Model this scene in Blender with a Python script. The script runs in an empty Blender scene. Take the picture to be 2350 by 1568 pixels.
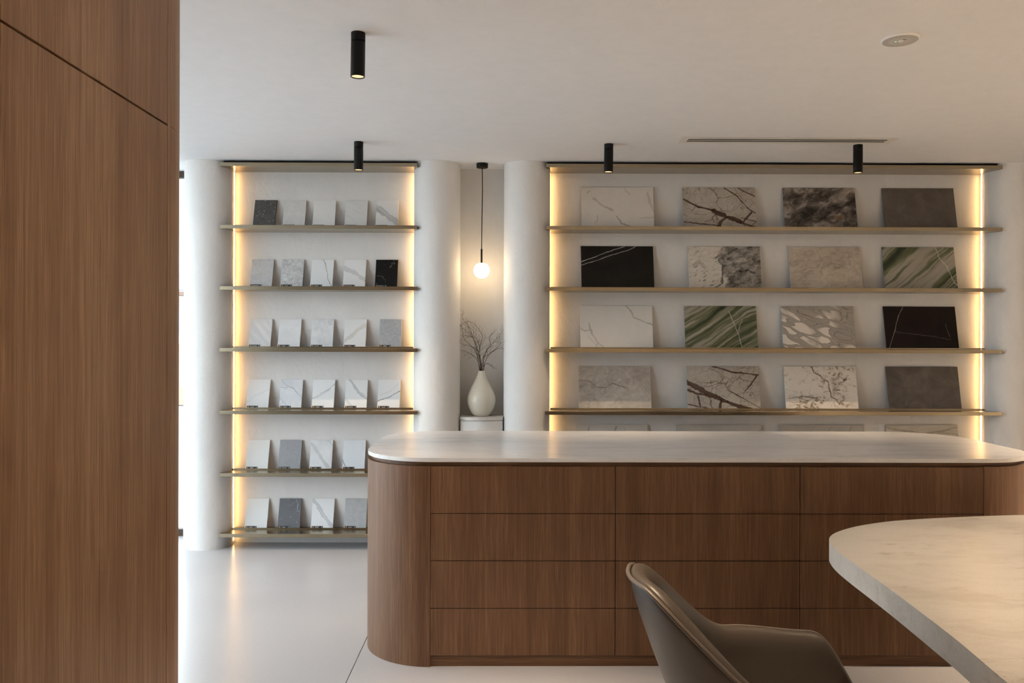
import bpy, bmesh, math, random
from mathutils import Vector, Matrix
R = math.radians
scene = bpy.context.scene
COL = scene.collection

# ------------------------------------------------------------------ camera
CAM_H = 1.466
cam_d = bpy.data.cameras.new('camera')
cam = bpy.data.objects.new('camera', cam_d)
COL.objects.link(cam)
cam_d.sensor_fit = 'HORIZONTAL'
cam_d.sensor_width = 36.0
cam_d.lens = 36.0 * 1900.0 / 2350.0
cam_d.shift_y = -9.0 / 2350.0
cam_d.clip_start = 0.05
cam.matrix_world = (Matrix.Translation((0, 0, CAM_H)) @ Matrix.Rotation(-0.007, 4, 'Z')
                    @ Matrix.Rotation(math.pi / 2, 4, 'X') @ Matrix.Rotation(0.0026, 4, 'Z'))
scene.camera = cam

# ------------------------------------------------------------------ sky, exposure
world = bpy.data.worlds.new('overcast_sky')
scene.world = world
world.use_nodes = True
bg = world.node_tree.nodes['Background']
bg.inputs['Color'].default_value = (0.86, 0.93, 1.0, 1)
bg.inputs['Strength'].default_value = 3.5
scene.view_settings.view_transform = 'Standard'
scene.view_settings.look = 'None'
scene.view_settings.gamma = 1.0
scene.view_settings.use_curve_mapping = False
scene.view_settings.exposure = 0.88
scene.cycles.max_bounces = 6
scene.cycles.diffuse_bounces = 4
scene.cycles.glossy_bounces = 3
scene.cycles.transmission_bounces = 2
scene.cycles.transparent_max_bounces = 6
scene.cycles.caustics_reflective = False
scene.cycles.adaptive_threshold = 0.05
scene.cycles.use_light_tree = False
scene.cycles.caustics_refractive = False

LED_STRENGTH = 9.0
LED_COLOR = (1.0, 0.585, 0.225, 1)
SPOT_COLOR = (1.0, 0.745, 0.49)
SPOT_SHELF_W = 38.0
SPOT_TABLE_W = 46.0
SPOT_FILL_W = 280.0
GLOBE_STRENGTH = 7.0

# ------------------------------------------------------------------ dimensions (metres)
CEIL = 2.685
ROOM_X0, ROOM_X1 = -3.45, 4.7
ROOM_Y0, ROOM_Y1 = -3.6, 6.16
WALL_Y = 5.92
NICHE_Y = 6.0
COL_R, COL_Y = 0.163, 5.85
COL_X = [-2.097, -0.4885, 0.145, 3.558]

# ================================================================== helpers
def tag(o, label=None, cat=None, group=None, kind=None):
    if label: o['label'] = label
    if cat: o['category'] = cat
    if group: o['group'] = group
    if kind: o['kind'] = kind
    return o

def empty(name, loc=(0, 0, 0), label=None, cat=None, group=None, kind=None):
    o = bpy.data.objects.new(name, None)
    o.empty_display_size = 0.05
    COL.objects.link(o)
    o.location = loc
    return tag(o, label, cat, group, kind)

def root_offset(o):
    v = Vector((0, 0, 0))
    while o is not None:
        v += o.location
        o = o.parent
    return v

def obj(name, bm, mat, parent=None, smooth=False, local=False, loc=None, angle=40):
    """link a bmesh as one mesh object; geometry is given in world space unless local=True"""
    if loc is not None and parent is None and not local:
        bmesh.ops.translate(bm, verts=bm.verts, vec=-Vector(loc))
    if parent is not None and not local:
        bmesh.ops.translate(bm, verts=bm.verts, vec=-root_offset(parent))
    bmesh.ops.recalc_face_normals(bm, faces=bm.faces)
    me = bpy.data.meshes.new(name)
    bm.to_mesh(me)
    bm.free()
    if smooth:
        me.polygons.foreach_set('use_smooth', [True] * len(me.polygons))
        try:
            me.set_sharp_from_angle(angle=R(angle))
        except Exception:
            pass
    if mat is not None:
        me.materials.append(mat)
    o = bpy.data.objects.new(name, me)
    COL.objects.link(o)
    if parent is not None:
        o.parent = parent
    if loc is not None:
        o.location = loc
    return o

def b_box(bm, x0, x1, y0, y1, z0, z1, bevel=0.0, seg=1):
    vs = [bm.verts.new((x, y, z)) for x in (x0, x1) for y in (y0, y1) for z in (z0, z1)]
    idx = [(0, 1, 3, 2), (4, 6, 7, 5), (0, 4, 5, 1), (2, 3, 7, 6), (0, 2, 6, 4), (1, 5, 7, 3)]
    fs = [bm.faces.new([vs[i] for i in f]) for f in idx]
    if bevel > 0:
        es = {e for f in fs for e in f.edges}
        bmesh.ops.bevel(bm, geom=list(es), offset=bevel, segments=seg, affect='EDGES', profile=0.5)
    return bm

def box(x0, x1, y0, y1, z0, z1, bevel=0.0, seg=1):
    return b_box(bmesh.new(), x0, x1, y0, y1, z0, z1, bevel, seg)

def b_prism(bm, pts, z0, z1, bevel=0.0, seg=2):
    bot = [bm.verts.new((p[0], p[1], z0)) for p in pts]
    top = [bm.verts.new((p[0], p[1], z1)) for p in pts]
    n = len(pts)
    fb = bm.faces.new(bot[::-1]); ft = bm.faces.new(top)
    for i in range(n):
        bm.faces.new((bot[i], bot[(i + 1) % n], top[(i + 1) % n], top[i]))
    if bevel > 0:
        es = list(fb.edges) + list(ft.edges)
        bmesh.ops.bevel(bm, geom=es, offset=bevel, segments=seg, affect='EDGES', profile=0.5)
    return bm

def prism(pts, z0, z1, bevel=0.0, seg=2):
    return b_prism(bmesh.new(), pts, z0, z1, bevel, seg)

def arc(cx, cy, r, a0, a1, n):
    return [(cx + r * math.cos(R(a0 + (a1 - a0) * i / n)), cy + r * math.sin(R(a0 + (a1 - a0) * i / n))) for i in range(n + 1)]

def rrect(x0, x1, y0, y1, r, n=14):
    return (arc(x1 - r, y0 + r, r, -90, 0, n) + arc(x1 - r, y1 - r, r, 0, 90, n)
            + arc(x0 + r, y1 - r, r, 90, 180, n) + arc(x0 + r, y0 + r, r, 180, 270, n))

def b_tube(bm, path, rad, seg=8, cap=True):
    path = [Vector(p) for p in path]
    n = len(path)
    if not hasattr(rad, '__len__'):
        rad = [rad] * n
    rings = []
    up = None
    for i, p in enumerate(path):
        t = (path[min(i + 1, n - 1)] - path[max(i - 1, 0)]).normalized()
        if up is None:
            up = t.orthogonal().normalized()
        else:
            up = (up - t * up.dot(t))
            up = up.normalized() if up.length > 1e-6 else t.orthogonal().normalized()
        side = t.cross(up)
        rings.append([bm.verts.new(p + (up * math.cos(2 * math.pi * k / seg) + side * math.sin(2 * math.pi * k / seg)) * rad[i]) for k in range(seg)])
    for i in range(n - 1):
        for k in range(seg):
            bm.faces.new((rings[i][k], rings[i][(k + 1) % seg], rings[i + 1][(k + 1) % seg], rings[i + 1][k]))
    if cap:
        bm.faces.new(rings[0][::-1]); bm.faces.new(rings[-1])
    return bm

def tube(path, rad, seg=8, cap=True):
    return b_tube(bmesh.new(), path, rad, seg, cap)

def b_lathe(bm, prof, cx, cy, seg=32, close=True):
    rings = []
    for r, z in prof:
        if r < 1e-6:
            rings.append([bm.verts.new((cx, cy, z))])
        else:
            rings.append([bm.verts.new((cx + r * math.cos(2 * math.pi * k / seg), cy + r * math.sin(2 * math.pi * k / seg), z)) for k in range(seg)])
    for a, b in zip(rings, rings[1:]):
        for k in range(seg):
            k2 = (k + 1) % seg
            if len(a) == 1 and len(b) == 1:
                continue
            if len(a) == 1:
                bm.faces.new((a[0], b[k], b[k2]))
            elif len(b) == 1:
                bm.faces.new((a[k], a[k2], b[0]))
            else:
                bm.faces.new((a[k], a[k2], b[k2], b[k]))
    if close:
        for rg in (rings[0], rings[-1]):
            if len(rg) > 1:
                bm.faces.new(rg)
    return bm

def lathe(prof, cx, cy, seg=32, close=True):
    return b_lathe(bmesh.new(), prof, cx, cy, seg, close)

def catmull(pts, n):
    pts = [Vector(p) for p in pts]
    out = []
    for i in range(len(pts) - 1):
        p0 = pts[max(i - 1, 0)]; p1 = pts[i]; p2 = pts[i + 1]; p3 = pts[min(i + 2, len(pts) - 1)]
        for k in range(n):
            t = k / n
            out.append(0.5 * ((2 * p1) + (p2 - p0) * t + (2 * p0 - 5 * p1 + 4 * p2 - p3) * t * t + (3 * p1 - p0 - 3 * p2 + p3) * t ** 3))
    out.append(pts[-1])
    return out

# ------------------------------------------------------------------ node helper
def seg_group():
    g = bpy.data.node_groups.new('segment_distance', 'ShaderNodeTree')
    for nm, st in (('P', 'NodeSocketVector'), ('A', 'NodeSocketVector'), ('BA', 'NodeSocketVector'), ('Inv', 'NodeSocketFloat')):
        g.interface.new_socket(nm, in_out='INPUT', socket_type=st)
    g.interface.new_socket('D', in_out='OUTPUT', socket_type='NodeSocketFloat')
    N = g.nodes; L = g.links
    gi = N.new('NodeGroupInput'); go = N.new('NodeGroupOutput')
    sub = N.new('ShaderNodeVectorMath'); sub.operation = 'SUBTRACT'
    dot = N.new('ShaderNodeVectorMath'); dot.operation = 'DOT_PRODUCT'
    mul = N.new('ShaderNodeMath'); mul.operation = 'MULTIPLY'; mul.use_clamp = True
    sc = N.new('ShaderNodeVectorMath'); sc.operation = 'SCALE'
    sub2 = N.new('ShaderNodeVectorMath'); sub2.operation = 'SUBTRACT'
    ln = N.new('ShaderNodeVectorMath'); ln.operation = 'LENGTH'
    L.new(gi.outputs['P'], sub.inputs[0]); L.new(gi.outputs['A'], sub.inputs[1])
    L.new(sub.outputs[0], dot.inputs[0]); L.new(gi.outputs['BA'], dot.inputs[1])
    L.new(dot.outputs['Value'], mul.inputs[0]); L.new(gi.outputs['Inv'], mul.inputs[1])
    L.new(gi.outputs['BA'], sc.inputs[0]); L.new(mul.outputs[0], sc.inputs['Scale'])
    L.new(sub.outputs[0], sub2.inputs[0]); L.new(sc.outputs[0], sub2.inputs[1])
    L.new(sub2.outputs[0], ln.inputs[0]); L.new(ln.outputs['Value'], go.inputs['D'])
    return g
SEG = seg_group()

class M:
    """small wrapper that builds a Principled material from nodes"""
    def __init__(self, name, rough=0.5, metallic=0.0, color=(0.8, 0.8, 0.8), spec=0.5):
        self.mat = bpy.data.materials.new(name)
        self.mat.use_nodes = True
        self.nt = self.mat.node_tree
        self.N = self.nt.nodes; self.L = self.nt.links
        self.bsdf = self.N['Principled BSDF']
        self.bsdf.inputs['Roughness'].default_value = rough
        self.bsdf.inputs['Metallic'].default_value = metallic
        self.bsdf.inputs['Specular IOR Level'].default_value = spec
        self.bsdf.inputs['Base Color'].default_value = (*color[:3], 1)
        self._tc = None
    def put(self, sock, v):
        if isinstance(v, bpy.types.NodeSocket):
            self.L.new(v, sock)
        elif v is not None:
            if hasattr(v, '__len__') and sock.type == 'RGBA' and len(v) == 3:
                v = (*v, 1)
            sock.default_value = v
    def coords(self, which='Object'):
        if self._tc is None:
            self._tc = self.N.new('ShaderNodeTexCoord')
        return self._tc.outputs[which]
    def math(self, op, a, b=None, c=None, clamp=False):
        n = self.N.new('ShaderNodeMath'); n.operation = op; n.use_clamp = clamp
        self.put(n.inputs[0], a)
        if b is not None: self.put(n.inputs[1], b)
        if c is not None: self.put(n.inputs[2], c)
        return n.outputs[0]
    def vmath(self, op, a, b=None, scale=None):
        n = self.N.new('ShaderNodeVectorMath'); n.operation = op
        self.put(n.inputs[0], a)
        if b is not None: self.put(n.inputs[1], b)
        if scale is not None: self.put(n.inputs['Scale'], scale)
        return n.outputs[0]
    def mapping(self, vec, loc=(0, 0, 0), rot=(0, 0, 0), scale=(1, 1, 1)):
        if any(rot) and len(set(scale)) > 1:      # turn first, then stretch along the turned axes
            vec = self.mapping(vec, rot=rot)
            rot = (0, 0, 0)
        n = self.N.new('ShaderNodeMapping')
        self.put(n.inputs['Vector'], vec)
        n.inputs['Location'].default_value = loc
        n.inputs['Rotation'].default_value = rot
        n.inputs['Scale'].default_value = scale
        return n.outputs[0]
    def noise(self, vec, scale, detail=4.0, rough=0.55, dist=0.0, color=False):
        n = self.N.new('ShaderNodeTexNoise')
        self.put(n.inputs['Vector'], vec)
        n.inputs['Scale'].default_value = scale
        n.inputs['Detail'].default_value = detail
        n.inputs['Roughness'].default_value = rough
        n.inputs['Distortion'].default_value = dist
        return n.outputs['Color' if color else 'Fac']
    def voronoi(self, vec, scale, feature='F1', rand=1.0, out='Distance'):
        n = self.N.new('ShaderNodeTexVoronoi')
        n.feature = feature
        self.put(n.inputs['Vector'], vec)
        n.inputs['Scale'].default_value = scale
        n.inputs['Randomness'].default_value = rand
        return n.outputs[out]
    def wave(self, vec, scale, dist=0.0, detail=3.0, dscale=1.0, drough=0.6, direction='X'):
        n = self.N.new('ShaderNodeTexWave')
        n.bands_direction = direction
        self.put(n.inputs['Vector'], vec)
        n.inputs['Scale'].default_value = scale
        n.inputs['Distortion'].default_value = dist
        n.inputs['Detail'].default_value = detail
        n.inputs['Detail Scale'].default_value = dscale
        n.inputs['Detail Roughness'].default_value = drough
        return n.outputs['Fac']
    def ramp(self, fac, stops, interp='LINEAR'):
        n = self.N.new('ShaderNodeValToRGB')
        cr = n.color_ramp; cr.interpolation = interp
        while len(cr.elements) > 1: cr.elements.remove(cr.elements[-1])
        for i, (p, c) in enumerate(stops):
            e = cr.elements[0] if i == 0 else cr.elements.new(p)
            e.position = p
            e.color = (c, c, c, 1) if not hasattr(c, '__len__') else (*c[:3], 1)
        self.put(n.inputs['Fac'], fac)
        return n.outputs['Color']
    def maprange(self, v, a, b, c=0.0, d=1.0, smooth=False):
        n = self.N.new('ShaderNodeMapRange')
        n.clamp = True
        if smooth: n.interpolation_type = 'SMOOTHSTEP'
        self.put(n.inputs['Value'], v)
        n.inputs['From Min'].default_value = a; n.inputs['From Max'].default_value = b
        n.inputs['To Min'].default_value = c; n.inputs['To Max'].default_value = d
        return n.outputs['Result']
    def mix(self, fac, a, b, mode='MIX'):
        n = self.N.new('ShaderNodeMix'); n.data_type = 'RGBA'; n.blend_type = mode
        n.clamp_factor = True
        self.put(n.inputs[0], fac); self.put(n.inputs[6], a); self.put(n.inputs[7], b)
        return n.outputs[2]
    def color(self, c):
        self.put(self.bsdf.inputs['Base Color'], c); return self
    def rough(self, r):
        self.put(self.bsdf.inputs['Roughness'], r); return self
    def bump(self, h, strength=0.1, dist=0.01):
        n = self.N.new('ShaderNodeBump')
        n.inputs['Strength'].default_value = strength
        n.inputs['Distance'].default_value = dist
        self.put(n.inputs['Height'], h)
        self.L.new(n.outputs[0], self.bsdf.inputs['Normal']); return self
    def emit(self, c, s):
        self.bsdf.inputs['Emission Color'].default_value = (*c[:3], 1)
        self.bsdf.inputs['Emission Strength'].default_value = s; return self
    def segs(self, p, line):
        """distance from p to a polyline given as 3D points"""
        d = None
        for a, b in zip(line, line[1:]):
            a = Vector(a); b = Vector(b); ba = b - a
            n = self.N.new('ShaderNodeGroup'); n.node_tree = SEG
            self.put(n.inputs['P'], p)
            n.inputs['A'].default_value = a; n.inputs['BA'].default_value = ba
            n.inputs['Inv'].default_value = 1.0 / max(ba.dot(ba), 1e-9)
            d = n.outputs['D'] if d is None else self.math('MINIMUM', d, n.outputs['D'])
        return d

# ================================================================== materials
def mat_plaster(name, c1, c2, seed=0.0):
    m = M(name, rough=0.75, spec=0.3)
    p = m.mapping(m.coords(), loc=(seed, seed * 1.7, seed * 0.6))
    a = m.noise(p, 1.6, 3, 0.6)
    b = m.noise(m.mapping(p, scale=(1.2, 1.2, 0.5)), 7.0, 3, 0.65, 0.8)
    f = m.math('ADD', m.math('MULTIPLY', a, 0.55), m.math('MULTIPLY', b, 0.45))
    m.color(m.ramp(f, [(0.30, c1), (0.70, c2)]))
    sc = m.noise(m.mapping(p, rot=(0.4, 0.2, 0.5), scale=(1, 1, 0.25)), 24.0, 2, 0.6, 1.0)
    h = m.math('ADD', m.math('MULTIPLY', m.noise(p, 9.0, 3, 0.6), 0.8), m.math('MULTIPLY', sc, 0.35))
    m.bump(h, 0.22, 0.02)
    return m.mat

def mat_wood(name, horizontal=False, tint=(1.0, 1.0, 1.0)):
    m = M(name, rough=0.5, spec=0.5)
    p = m.coords()
    s = (0.35, 9, 9) if horizontal else (9, 9, 0.22)
    s2 = (1.6, 60, 60) if horizontal else (60, 60, 1.6)
    s3 = (5, 190, 190) if horizontal else (190, 190, 5.5)
    big = m.noise(m.mapping(p, scale=s), 1.0, 3, 0.55, 0.35)
    mid = m.noise(m.mapping(p, loc=(3, 1, 7), scale=s2), 1.0, 4, 0.6, 0.25)
    fine = m.noise(m.mapping(p, loc=(1, 5, 2), scale=s3), 1.0, 2, 0.6)
    f = m.math('ADD', m.math('ADD', m.math('MULTIPLY', big, 0.34), m.math('MULTIPLY', mid, 0.30)), m.math('MULTIPLY', fine, 0.40))
    col = m.ramp(f, [(pos, tuple(a * b for a, b in zip(c, tint))) for pos, c in ((0.36, (0.080, 0.031, 0.010)), (0.51, (0.140, 0.062, 0.024)), (0.66, (0.215, 0.112, 0.053)))])
    m.color(col)
    m.rough(m.maprange(fine, 0.3, 0.7, 0.40, 0.56))
    m.bump(m.math('ADD', m.math('MULTIPLY', fine, 0.7), m.math('MULTIPLY', mid, 0.5)), 0.22, 0.004)
    return m.mat

def mat_floor():
    m = M('polished_concrete', rough=0.24, spec=0.5)
    p = m.coords()
    a = m.noise(p, 0.9, 2, 0.5)
    b = m.noise(p, 60.0, 2, 0.6)
    c = m.mix(m.maprange(a, 0.3, 0.7), (0.475, 0.47, 0.485), (0.525, 0.522, 0.54))
    c = m.mix(m.maprange(b, 0.35, 0.75, 0, 0.22), c, (0.43, 0.41, 0.405))
    m.color(c)
    return m.mat

def mat_brass():
    m = M('brushed_champagne_brass', rough=0.34, metallic=1.0)
    p = m.mapping(m.coords(), scale=(2.5, 220, 220))
    n = m.noise(p, 1.0, 3, 0.6)
    m.color(m.mix(n, (0.385, 0.325, 0.228), (0.41, 0.348, 0.248)))
    m.rough(m.maprange(n, 0.3, 0.7, 0.22, 0.26))
    m.bump(n, 0.015, 0.001)
    return m.mat

def mat_slab(name, c_light, c_mid, c_dark, stretch=(1.1, 4.5, 4.5), rough=0.24, scale=1.0, amount=0.55):
    m = M(name, rough=rough, spec=0.5)
    p = m.coords()
    q = m.mapping(p, scale=tuple(s * scale for s in stretch))
    a = m.noise(q, 1.3, 6, 0.62, 0.9)
    b = m.noise(m.mapping(q, loc=(4, 2, 8)), 4.0, 6, 0.7, 1.2)
    c = m.noise(p, 2.2, 3, 0.5)
    f = m.math('ADD', m.math('MULTIPLY', a, 0.6), m.math('MULTIPLY', b, 0.4))
    col = m.mix(m.maprange(f, 0.44, 0.66, 0, 1, True), c_light, c_mid)
    streak = m.math('MULTIPLY', m.maprange(b, 0.55, 0.74, 0, 1, True), m.maprange(c, 0.46, 0.66, 0, amount, True))
    col = m.mix(streak, col, c_dark)
    fine = m.noise(p, 140, 2, 0.6)
    col = m.mix(m.maprange(fine, 0.45, 0.75, 0, 0.12), col, c_dark)
    m.color(col)
    return m.mat

def mat_leather():
    m = M('taupe_leather', rough=0.42, spec=0.45)
    p = m.coords()
    v = m.voronoi(p, 420.0)
    n = m.noise(p, 6, 3, 0.5)
    m.color(m.mix(n, (0.050, 0.038, 0.029), (0.064, 0.050, 0.039)))
    m.rough(m.maprange(n, 0.3, 0.7, 0.34, 0.46))
    m.bump(v, 0.12, 0.001)
    return m.mat

def plain(name, c, rough=0.5, metallic=0.0, spec=0.5, bump=0.0):
    m = M(name, rough=rough, metallic=metallic, color=c, spec=spec)
    n = m.noise(m.coords(), 14.0, 3, 0.6)
    m.color(m.mix(n, tuple(x * 0.96 for x in c), tuple(min(1, x * 1.04) for x in c)))
    if bump: m.bump(m.noise(m.coords(), 60, 3, 0.6), bump, 0.002)
    return m.mat

def mat_emit(name, c, s):
    m = M(name, rough=0.5, color=c)
    m.emit(c, s)
    return m.mat

def mat_glass():
    mat = bpy.data.materials.new('window_glass'); mat.use_nodes = True
    nt = mat.node_tree; N = nt.nodes
    N.remove(N['Principled BSDF'])
    tr = N.new('ShaderNodeBsdfTransparent'); gl = N.new('ShaderNodeBsdfGlossy')
    tr.inputs['Color'].default_value = (0.96, 0.98, 0.97, 1)
    gl.inputs['Roughness'].default_value = 0.0
    lw = N.new('ShaderNodeLayerWeight'); lw.inputs['Blend'].default_value = 0.5
    pw = N.new('ShaderNodeMath'); pw.operation = 'POWER'; pw.inputs[1].default_value = 5.0
    fr = N.new('ShaderNodeMath'); fr.operation = 'MULTIPLY_ADD'; fr.inputs[1].default_value = 0.96; fr.inputs[2].default_value = 0.04
    nt.links.new(lw.outputs['Facing'], pw.inputs[0]); nt.links.new(pw.outputs[0], fr.inputs[0])
    mx = N.new('ShaderNodeMixShader')
    nt.links.new(fr.outputs[0], mx.inputs[0]); nt.links.new(tr.outputs[0], mx.inputs[1]); nt.links.new(gl.outputs[0], mx.inputs[2])
    nt.links.new(mx.outputs[0], N['Material Output'].inputs['Surface'])
    return mat

PLASTER = mat_plaster('troweled_plaster', (0.73, 0.722, 0.71), (0.81, 0.805, 0.795))
CEILING_M = plain('ceiling_paint', (0.79, 0.80, 0.825), 0.85, spec=0.2)
WALLPAINT = plain('wall_paint', (0.72, 0.69, 0.65), 0.8, spec=0.2)
WOOD = mat_wood('oak_veneer')
WOOD_LIT = mat_wood('oak_veneer_lit', False, (1.9, 2.4, 3.1))  # counter's oak lightened: stronger light on the cabinet put into its colour
WOOD_H = mat_wood('oak_veneer_horizontal', True)
FLOOR_M = mat_floor()
BRASS = mat_brass()
COUNTER_STONE = mat_slab('pale_grey_marble', (0.75, 0.745, 0.75), (0.64, 0.635, 0.64), (0.40, 0.39, 0.39))
TABLE_STONE = mat_slab('cream_marble', (0.72, 0.68, 0.62), (0.60, 0.555, 0.49), (0.22, 0.165, 0.105), stretch=(1.8, 4.2, 4.2), rough=0.32, amount=1.0)
LEATHER = mat_leather()
LEATHER_PIPE = plain('taupe_leather_piping', (0.105, 0.083, 0.067), 0.42)
BLACK = plain('black_powder_coat', (0.0035, 0.0035, 0.0035), 0.5, spec=0.25)
DARKGAP = plain('painted_gap_shade', (0.004, 0.004, 0.004), 0.8)  # black fill painting the shade in the gap above the top shelves
DARKWOOD = plain('dark_carcass', (0.02, 0.011, 0.006), 0.7)
WHITE_PL = plain('white_plastic', (0.72, 0.70, 0.67), 0.45)
DARK_PL = plain('dark_slot', (0.01, 0.01, 0.01), 0.7)
CERAMIC = plain('cream_glazed_ceramic', (0.74, 0.70, 0.60), 0.10)
CORD_M = plain('black_fabric_cord', (0.01, 0.01, 0.01), 0.7)
TWIG_M = plain('dry_twig_bark', (0.07, 0.043, 0.028), 0.85)
LED_M = mat_emit('led_diffuser', LED_COLOR, LED_STRENGTH)
GLOBE_M = mat_emit('opal_glass_globe', (1.0, 0.73, 0.43), GLOBE_STRENGTH)
REFLECTOR_M = mat_emit('gold_reflector', (0.9, 0.62, 0.33), 0.7)
GREEN_LED = mat_emit('green_indicator', (0.2, 1.0, 0.45), 1.5)
for _m in (REFLECTOR_M, GREEN_LED):
    _m.cycles.emission_sampling = 'NONE'      # far too weak to be worth sampling as lamps
GLASS = mat_glass()
FRAME_M = plain('brown_window_frame', (0.05, 0.03, 0.018), 0.5)
LABEL_BLACK = plain('black_label_plastic', (0.008, 0.009, 0.012), 0.4)
LABEL_WHITE = plain('white_print', (0.75, 0.75, 0.75), 0.6)
LABEL_GREY = plain('grey_print', (0.25, 0.25, 0.27), 0.6)
LABEL_AMBER = plain('amber_sticker', (0.90, 0.36, 0.02), 0.5)
LABEL_ORANGE = plain('orange_sticker', (0.88, 0.17, 0.03), 0.5)
THREAD = plain('pale_stitching', (0.20, 0.165, 0.135), 0.7)

# ================================================================== the room shell
fl = empty('floor', (0, 0, 0), kind='structure')
obj('screed_bed', box(ROOM_X0, ROOM_X1, ROOM_Y0, ROOM_Y1, -0.12, -0.012), plain('grey_screed', (0.25, 0.23, 0.22), 0.9), fl)
JX = -0.676
for x0, x1 in ((ROOM_X0, JX - 0.0015), (JX + 0.0015, 2.9985), (3.0015, ROOM_X1)):
    obj('floor_slab', box(x0, x1, ROOM_Y0, ROOM_Y1, -0.012, 0.0, 0.0008), FLOOR_M, fl)

tag(obj('ceiling', box(ROOM_X0, ROOM_X1, ROOM_Y0, ROOM_Y1, CEIL, CEIL + 0.15), CEILING_M), kind='structure')

# back wall: two recess backs and the deeper niche back, as solid blocks
tag(obj('wall_back', box(COL_X[0], COL_X[1], WALL_Y, ROOM_Y1 + 0.1, 0, CEIL), PLASTER), kind='structure')
tag(obj('wall_back', box(COL_X[1], COL_X[2], NICHE_Y, ROOM_Y1 + 0.1, 0, CEIL), PLASTER), kind='structure')
tag(obj('wall_back', box(COL_X[2], ROOM_X1, WALL_Y, ROOM_Y1 + 0.1, 0, CEIL), PLASTER), kind='structure')
tag(obj('wall_right', box(ROOM_X1, ROOM_X1 + 0.15, ROOM_Y0, ROOM_Y1 + 0.1, 0, CEIL), WALLPAINT), kind='structure')

col_labels = ['round plaster column at the left end, beside the timber cabinet',
              'round plaster column between the narrow shelves and the niche',
              'round plaster column between the niche and the wide shelves',
              'round plaster column at the right end of the wide shelves']
for x, lb in zip(COL_X, col_labels):
    bm = bmesh.new()
    b_lathe(bm, [(COL_R + 0.004, 0.0), (COL_R + 0.0015, 0.012), (COL_R, 0.03), (COL_R, 0.7), (COL_R, 1.4), (COL_R, 2.1), (COL_R, CEIL)], 0, 0, 72)
    o = obj('column', bm, PLASTER, smooth=True, local=True)
    o.location = (x, COL_Y, 0)
    tag(o, lb, 'column', kind='structure')

# rear wall behind the camera, with a window; left side glazed; back left corner partly glazed
def window(name, axis, pos, a0, a1, z0, z1, n, thick=0.05, bar=0.05):
    """glazed screen in the plane axis=pos, spanning a0..a1, split into n panes"""
    w = empty(name, (pos, a0, 0) if axis == 'x' else (a0, pos, 0), kind='structure')
    def bx(u0, u1, z_0, z_1, t):
        return box(pos - t / 2, pos + t / 2, u0, u1, z_0, z_1) if axis == 'x' else box(u0, u1, pos - t / 2, pos + t / 2, z_0, z_1)
    obj('window_head', bx(a0, a1, z1 - bar, z1, thick), FRAME_M, w)
    obj('window_sill', bx(a0, a1, z0, z0 + bar, thick), FRAME_M, w)
    step = (a1 - a0) / n
    for i in range(n + 1):
        u = a0 + i * step
        lo, hi = max(a0, u - bar / 2), min(a1, u + bar / 2)
        obj('mullion', bx(lo, hi, z0 + bar, z1 - bar, thick), FRAME_M, w)
    for i in range(n):
        obj('pane', bx(a0 + i * step + bar / 2, a0 + (i + 1) * step - bar / 2, z0 + bar, z1 - bar, 0.008), GLASS, w)
    return w
WIN_Y = 1.6
window('window_1', 'x', ROOM_X0 + 0.03, WIN_Y, ROOM_Y1 - 0.06, 0.0, CEIL, 4)
window('window_2', 'y', ROOM_Y1 - 0.03, -2.66, COL_X[0] - 0.06, 0.0, CEIL, 1)
tag(obj('wall_back', box(ROOM_X0, -2.66, ROOM_Y1 - 0.06, ROOM_Y1 + 0.1, 0, CEIL), PLASTER), kind='structure')  # unseen solid piece added to cut light from the back left
tag(obj('wall_left', box(ROOM_X0 - 0.1, ROOM_X0 + 0.06, ROOM_Y0, WIN_Y, 0, CEIL), WALLPAINT), kind='structure')
tag(obj('wall_rear', box(ROOM_X0, ROOM_X1, ROOM_Y0 - 0.15, ROOM_Y0, 0, CEIL), WALLPAINT), kind='structure')

def portal(loc, rot, sx, sy):
    d = bpy.data.lights.new('daylight_portal', 'AREA'); d.shape = 'RECTANGLE'
    d.size = sx; d.size_y = sy; d.cycles.is_portal = True
    o = bpy.data.objects.new('daylight_portal', d); COL.objects.link(o)
    o.location = loc; o.rotation_euler = rot
    return o
portal((ROOM_X0 - 0.02, (WIN_Y + ROOM_Y1) / 2, CEIL / 2), (0, R(-90), 0), CEIL, ROOM_Y1 - WIN_Y)
portal(((-2.66 + COL_X[0]) / 2, ROOM_Y1 + 0.02, CEIL / 2), (R(-90), 0, 0), COL_X[0] + 2.66, CEIL)

# outside: pavement and a low shop front across the lane
tag(obj('pavement', box(-30, 12, -14, 40, -0.3, -0.13), plain('concrete_pavement', (0.42, 0.41, 0.40), 0.9)), kind='structure')
bld = empty('building', (-12.0, 19.0, -0.13), 'tan and blue low shop building outside the far left window', 'building')
TAN = plain('tan_cladding', (0.42, 0.27, 0.19), 0.8); BLUEG = plain('blue_sign_paint', (0.28, 0.42, 0.66), 0.6)
WHITE_W = plain('white_render', (0.8, 0.8, 0.8), 0.8); BROWN_T = plain('brown_timber_trim', (0.13, 0.06, 0.03), 0.7)
obj('wall', box(-22, -5, 19.2, 24, -0.13, 2.9), WHITE_W, bld)
obj('fascia', box(-22, -5, 19.1, 19.2, 2.55, 2.95), plain('grey_blue_fascia', (0.40, 0.45, 0.55), 0.6), bld)
obj('trim', box(-22, -5, 19.05, 19.2, 2.42, 2.5), BROWN_T, bld)
obj('awning_band', box(-22, -5, 19.08, 19.2, 2.2, 2.40), TAN, bld)
obj('sign_panel', box(-22, -5, 19.08, 19.2, 1.65, 2.1), BLUEG, bld)
obj('door_panel', box(-22, -5, 19.08, 19.2, -0.1, 1.3), TAN, bld)

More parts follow.
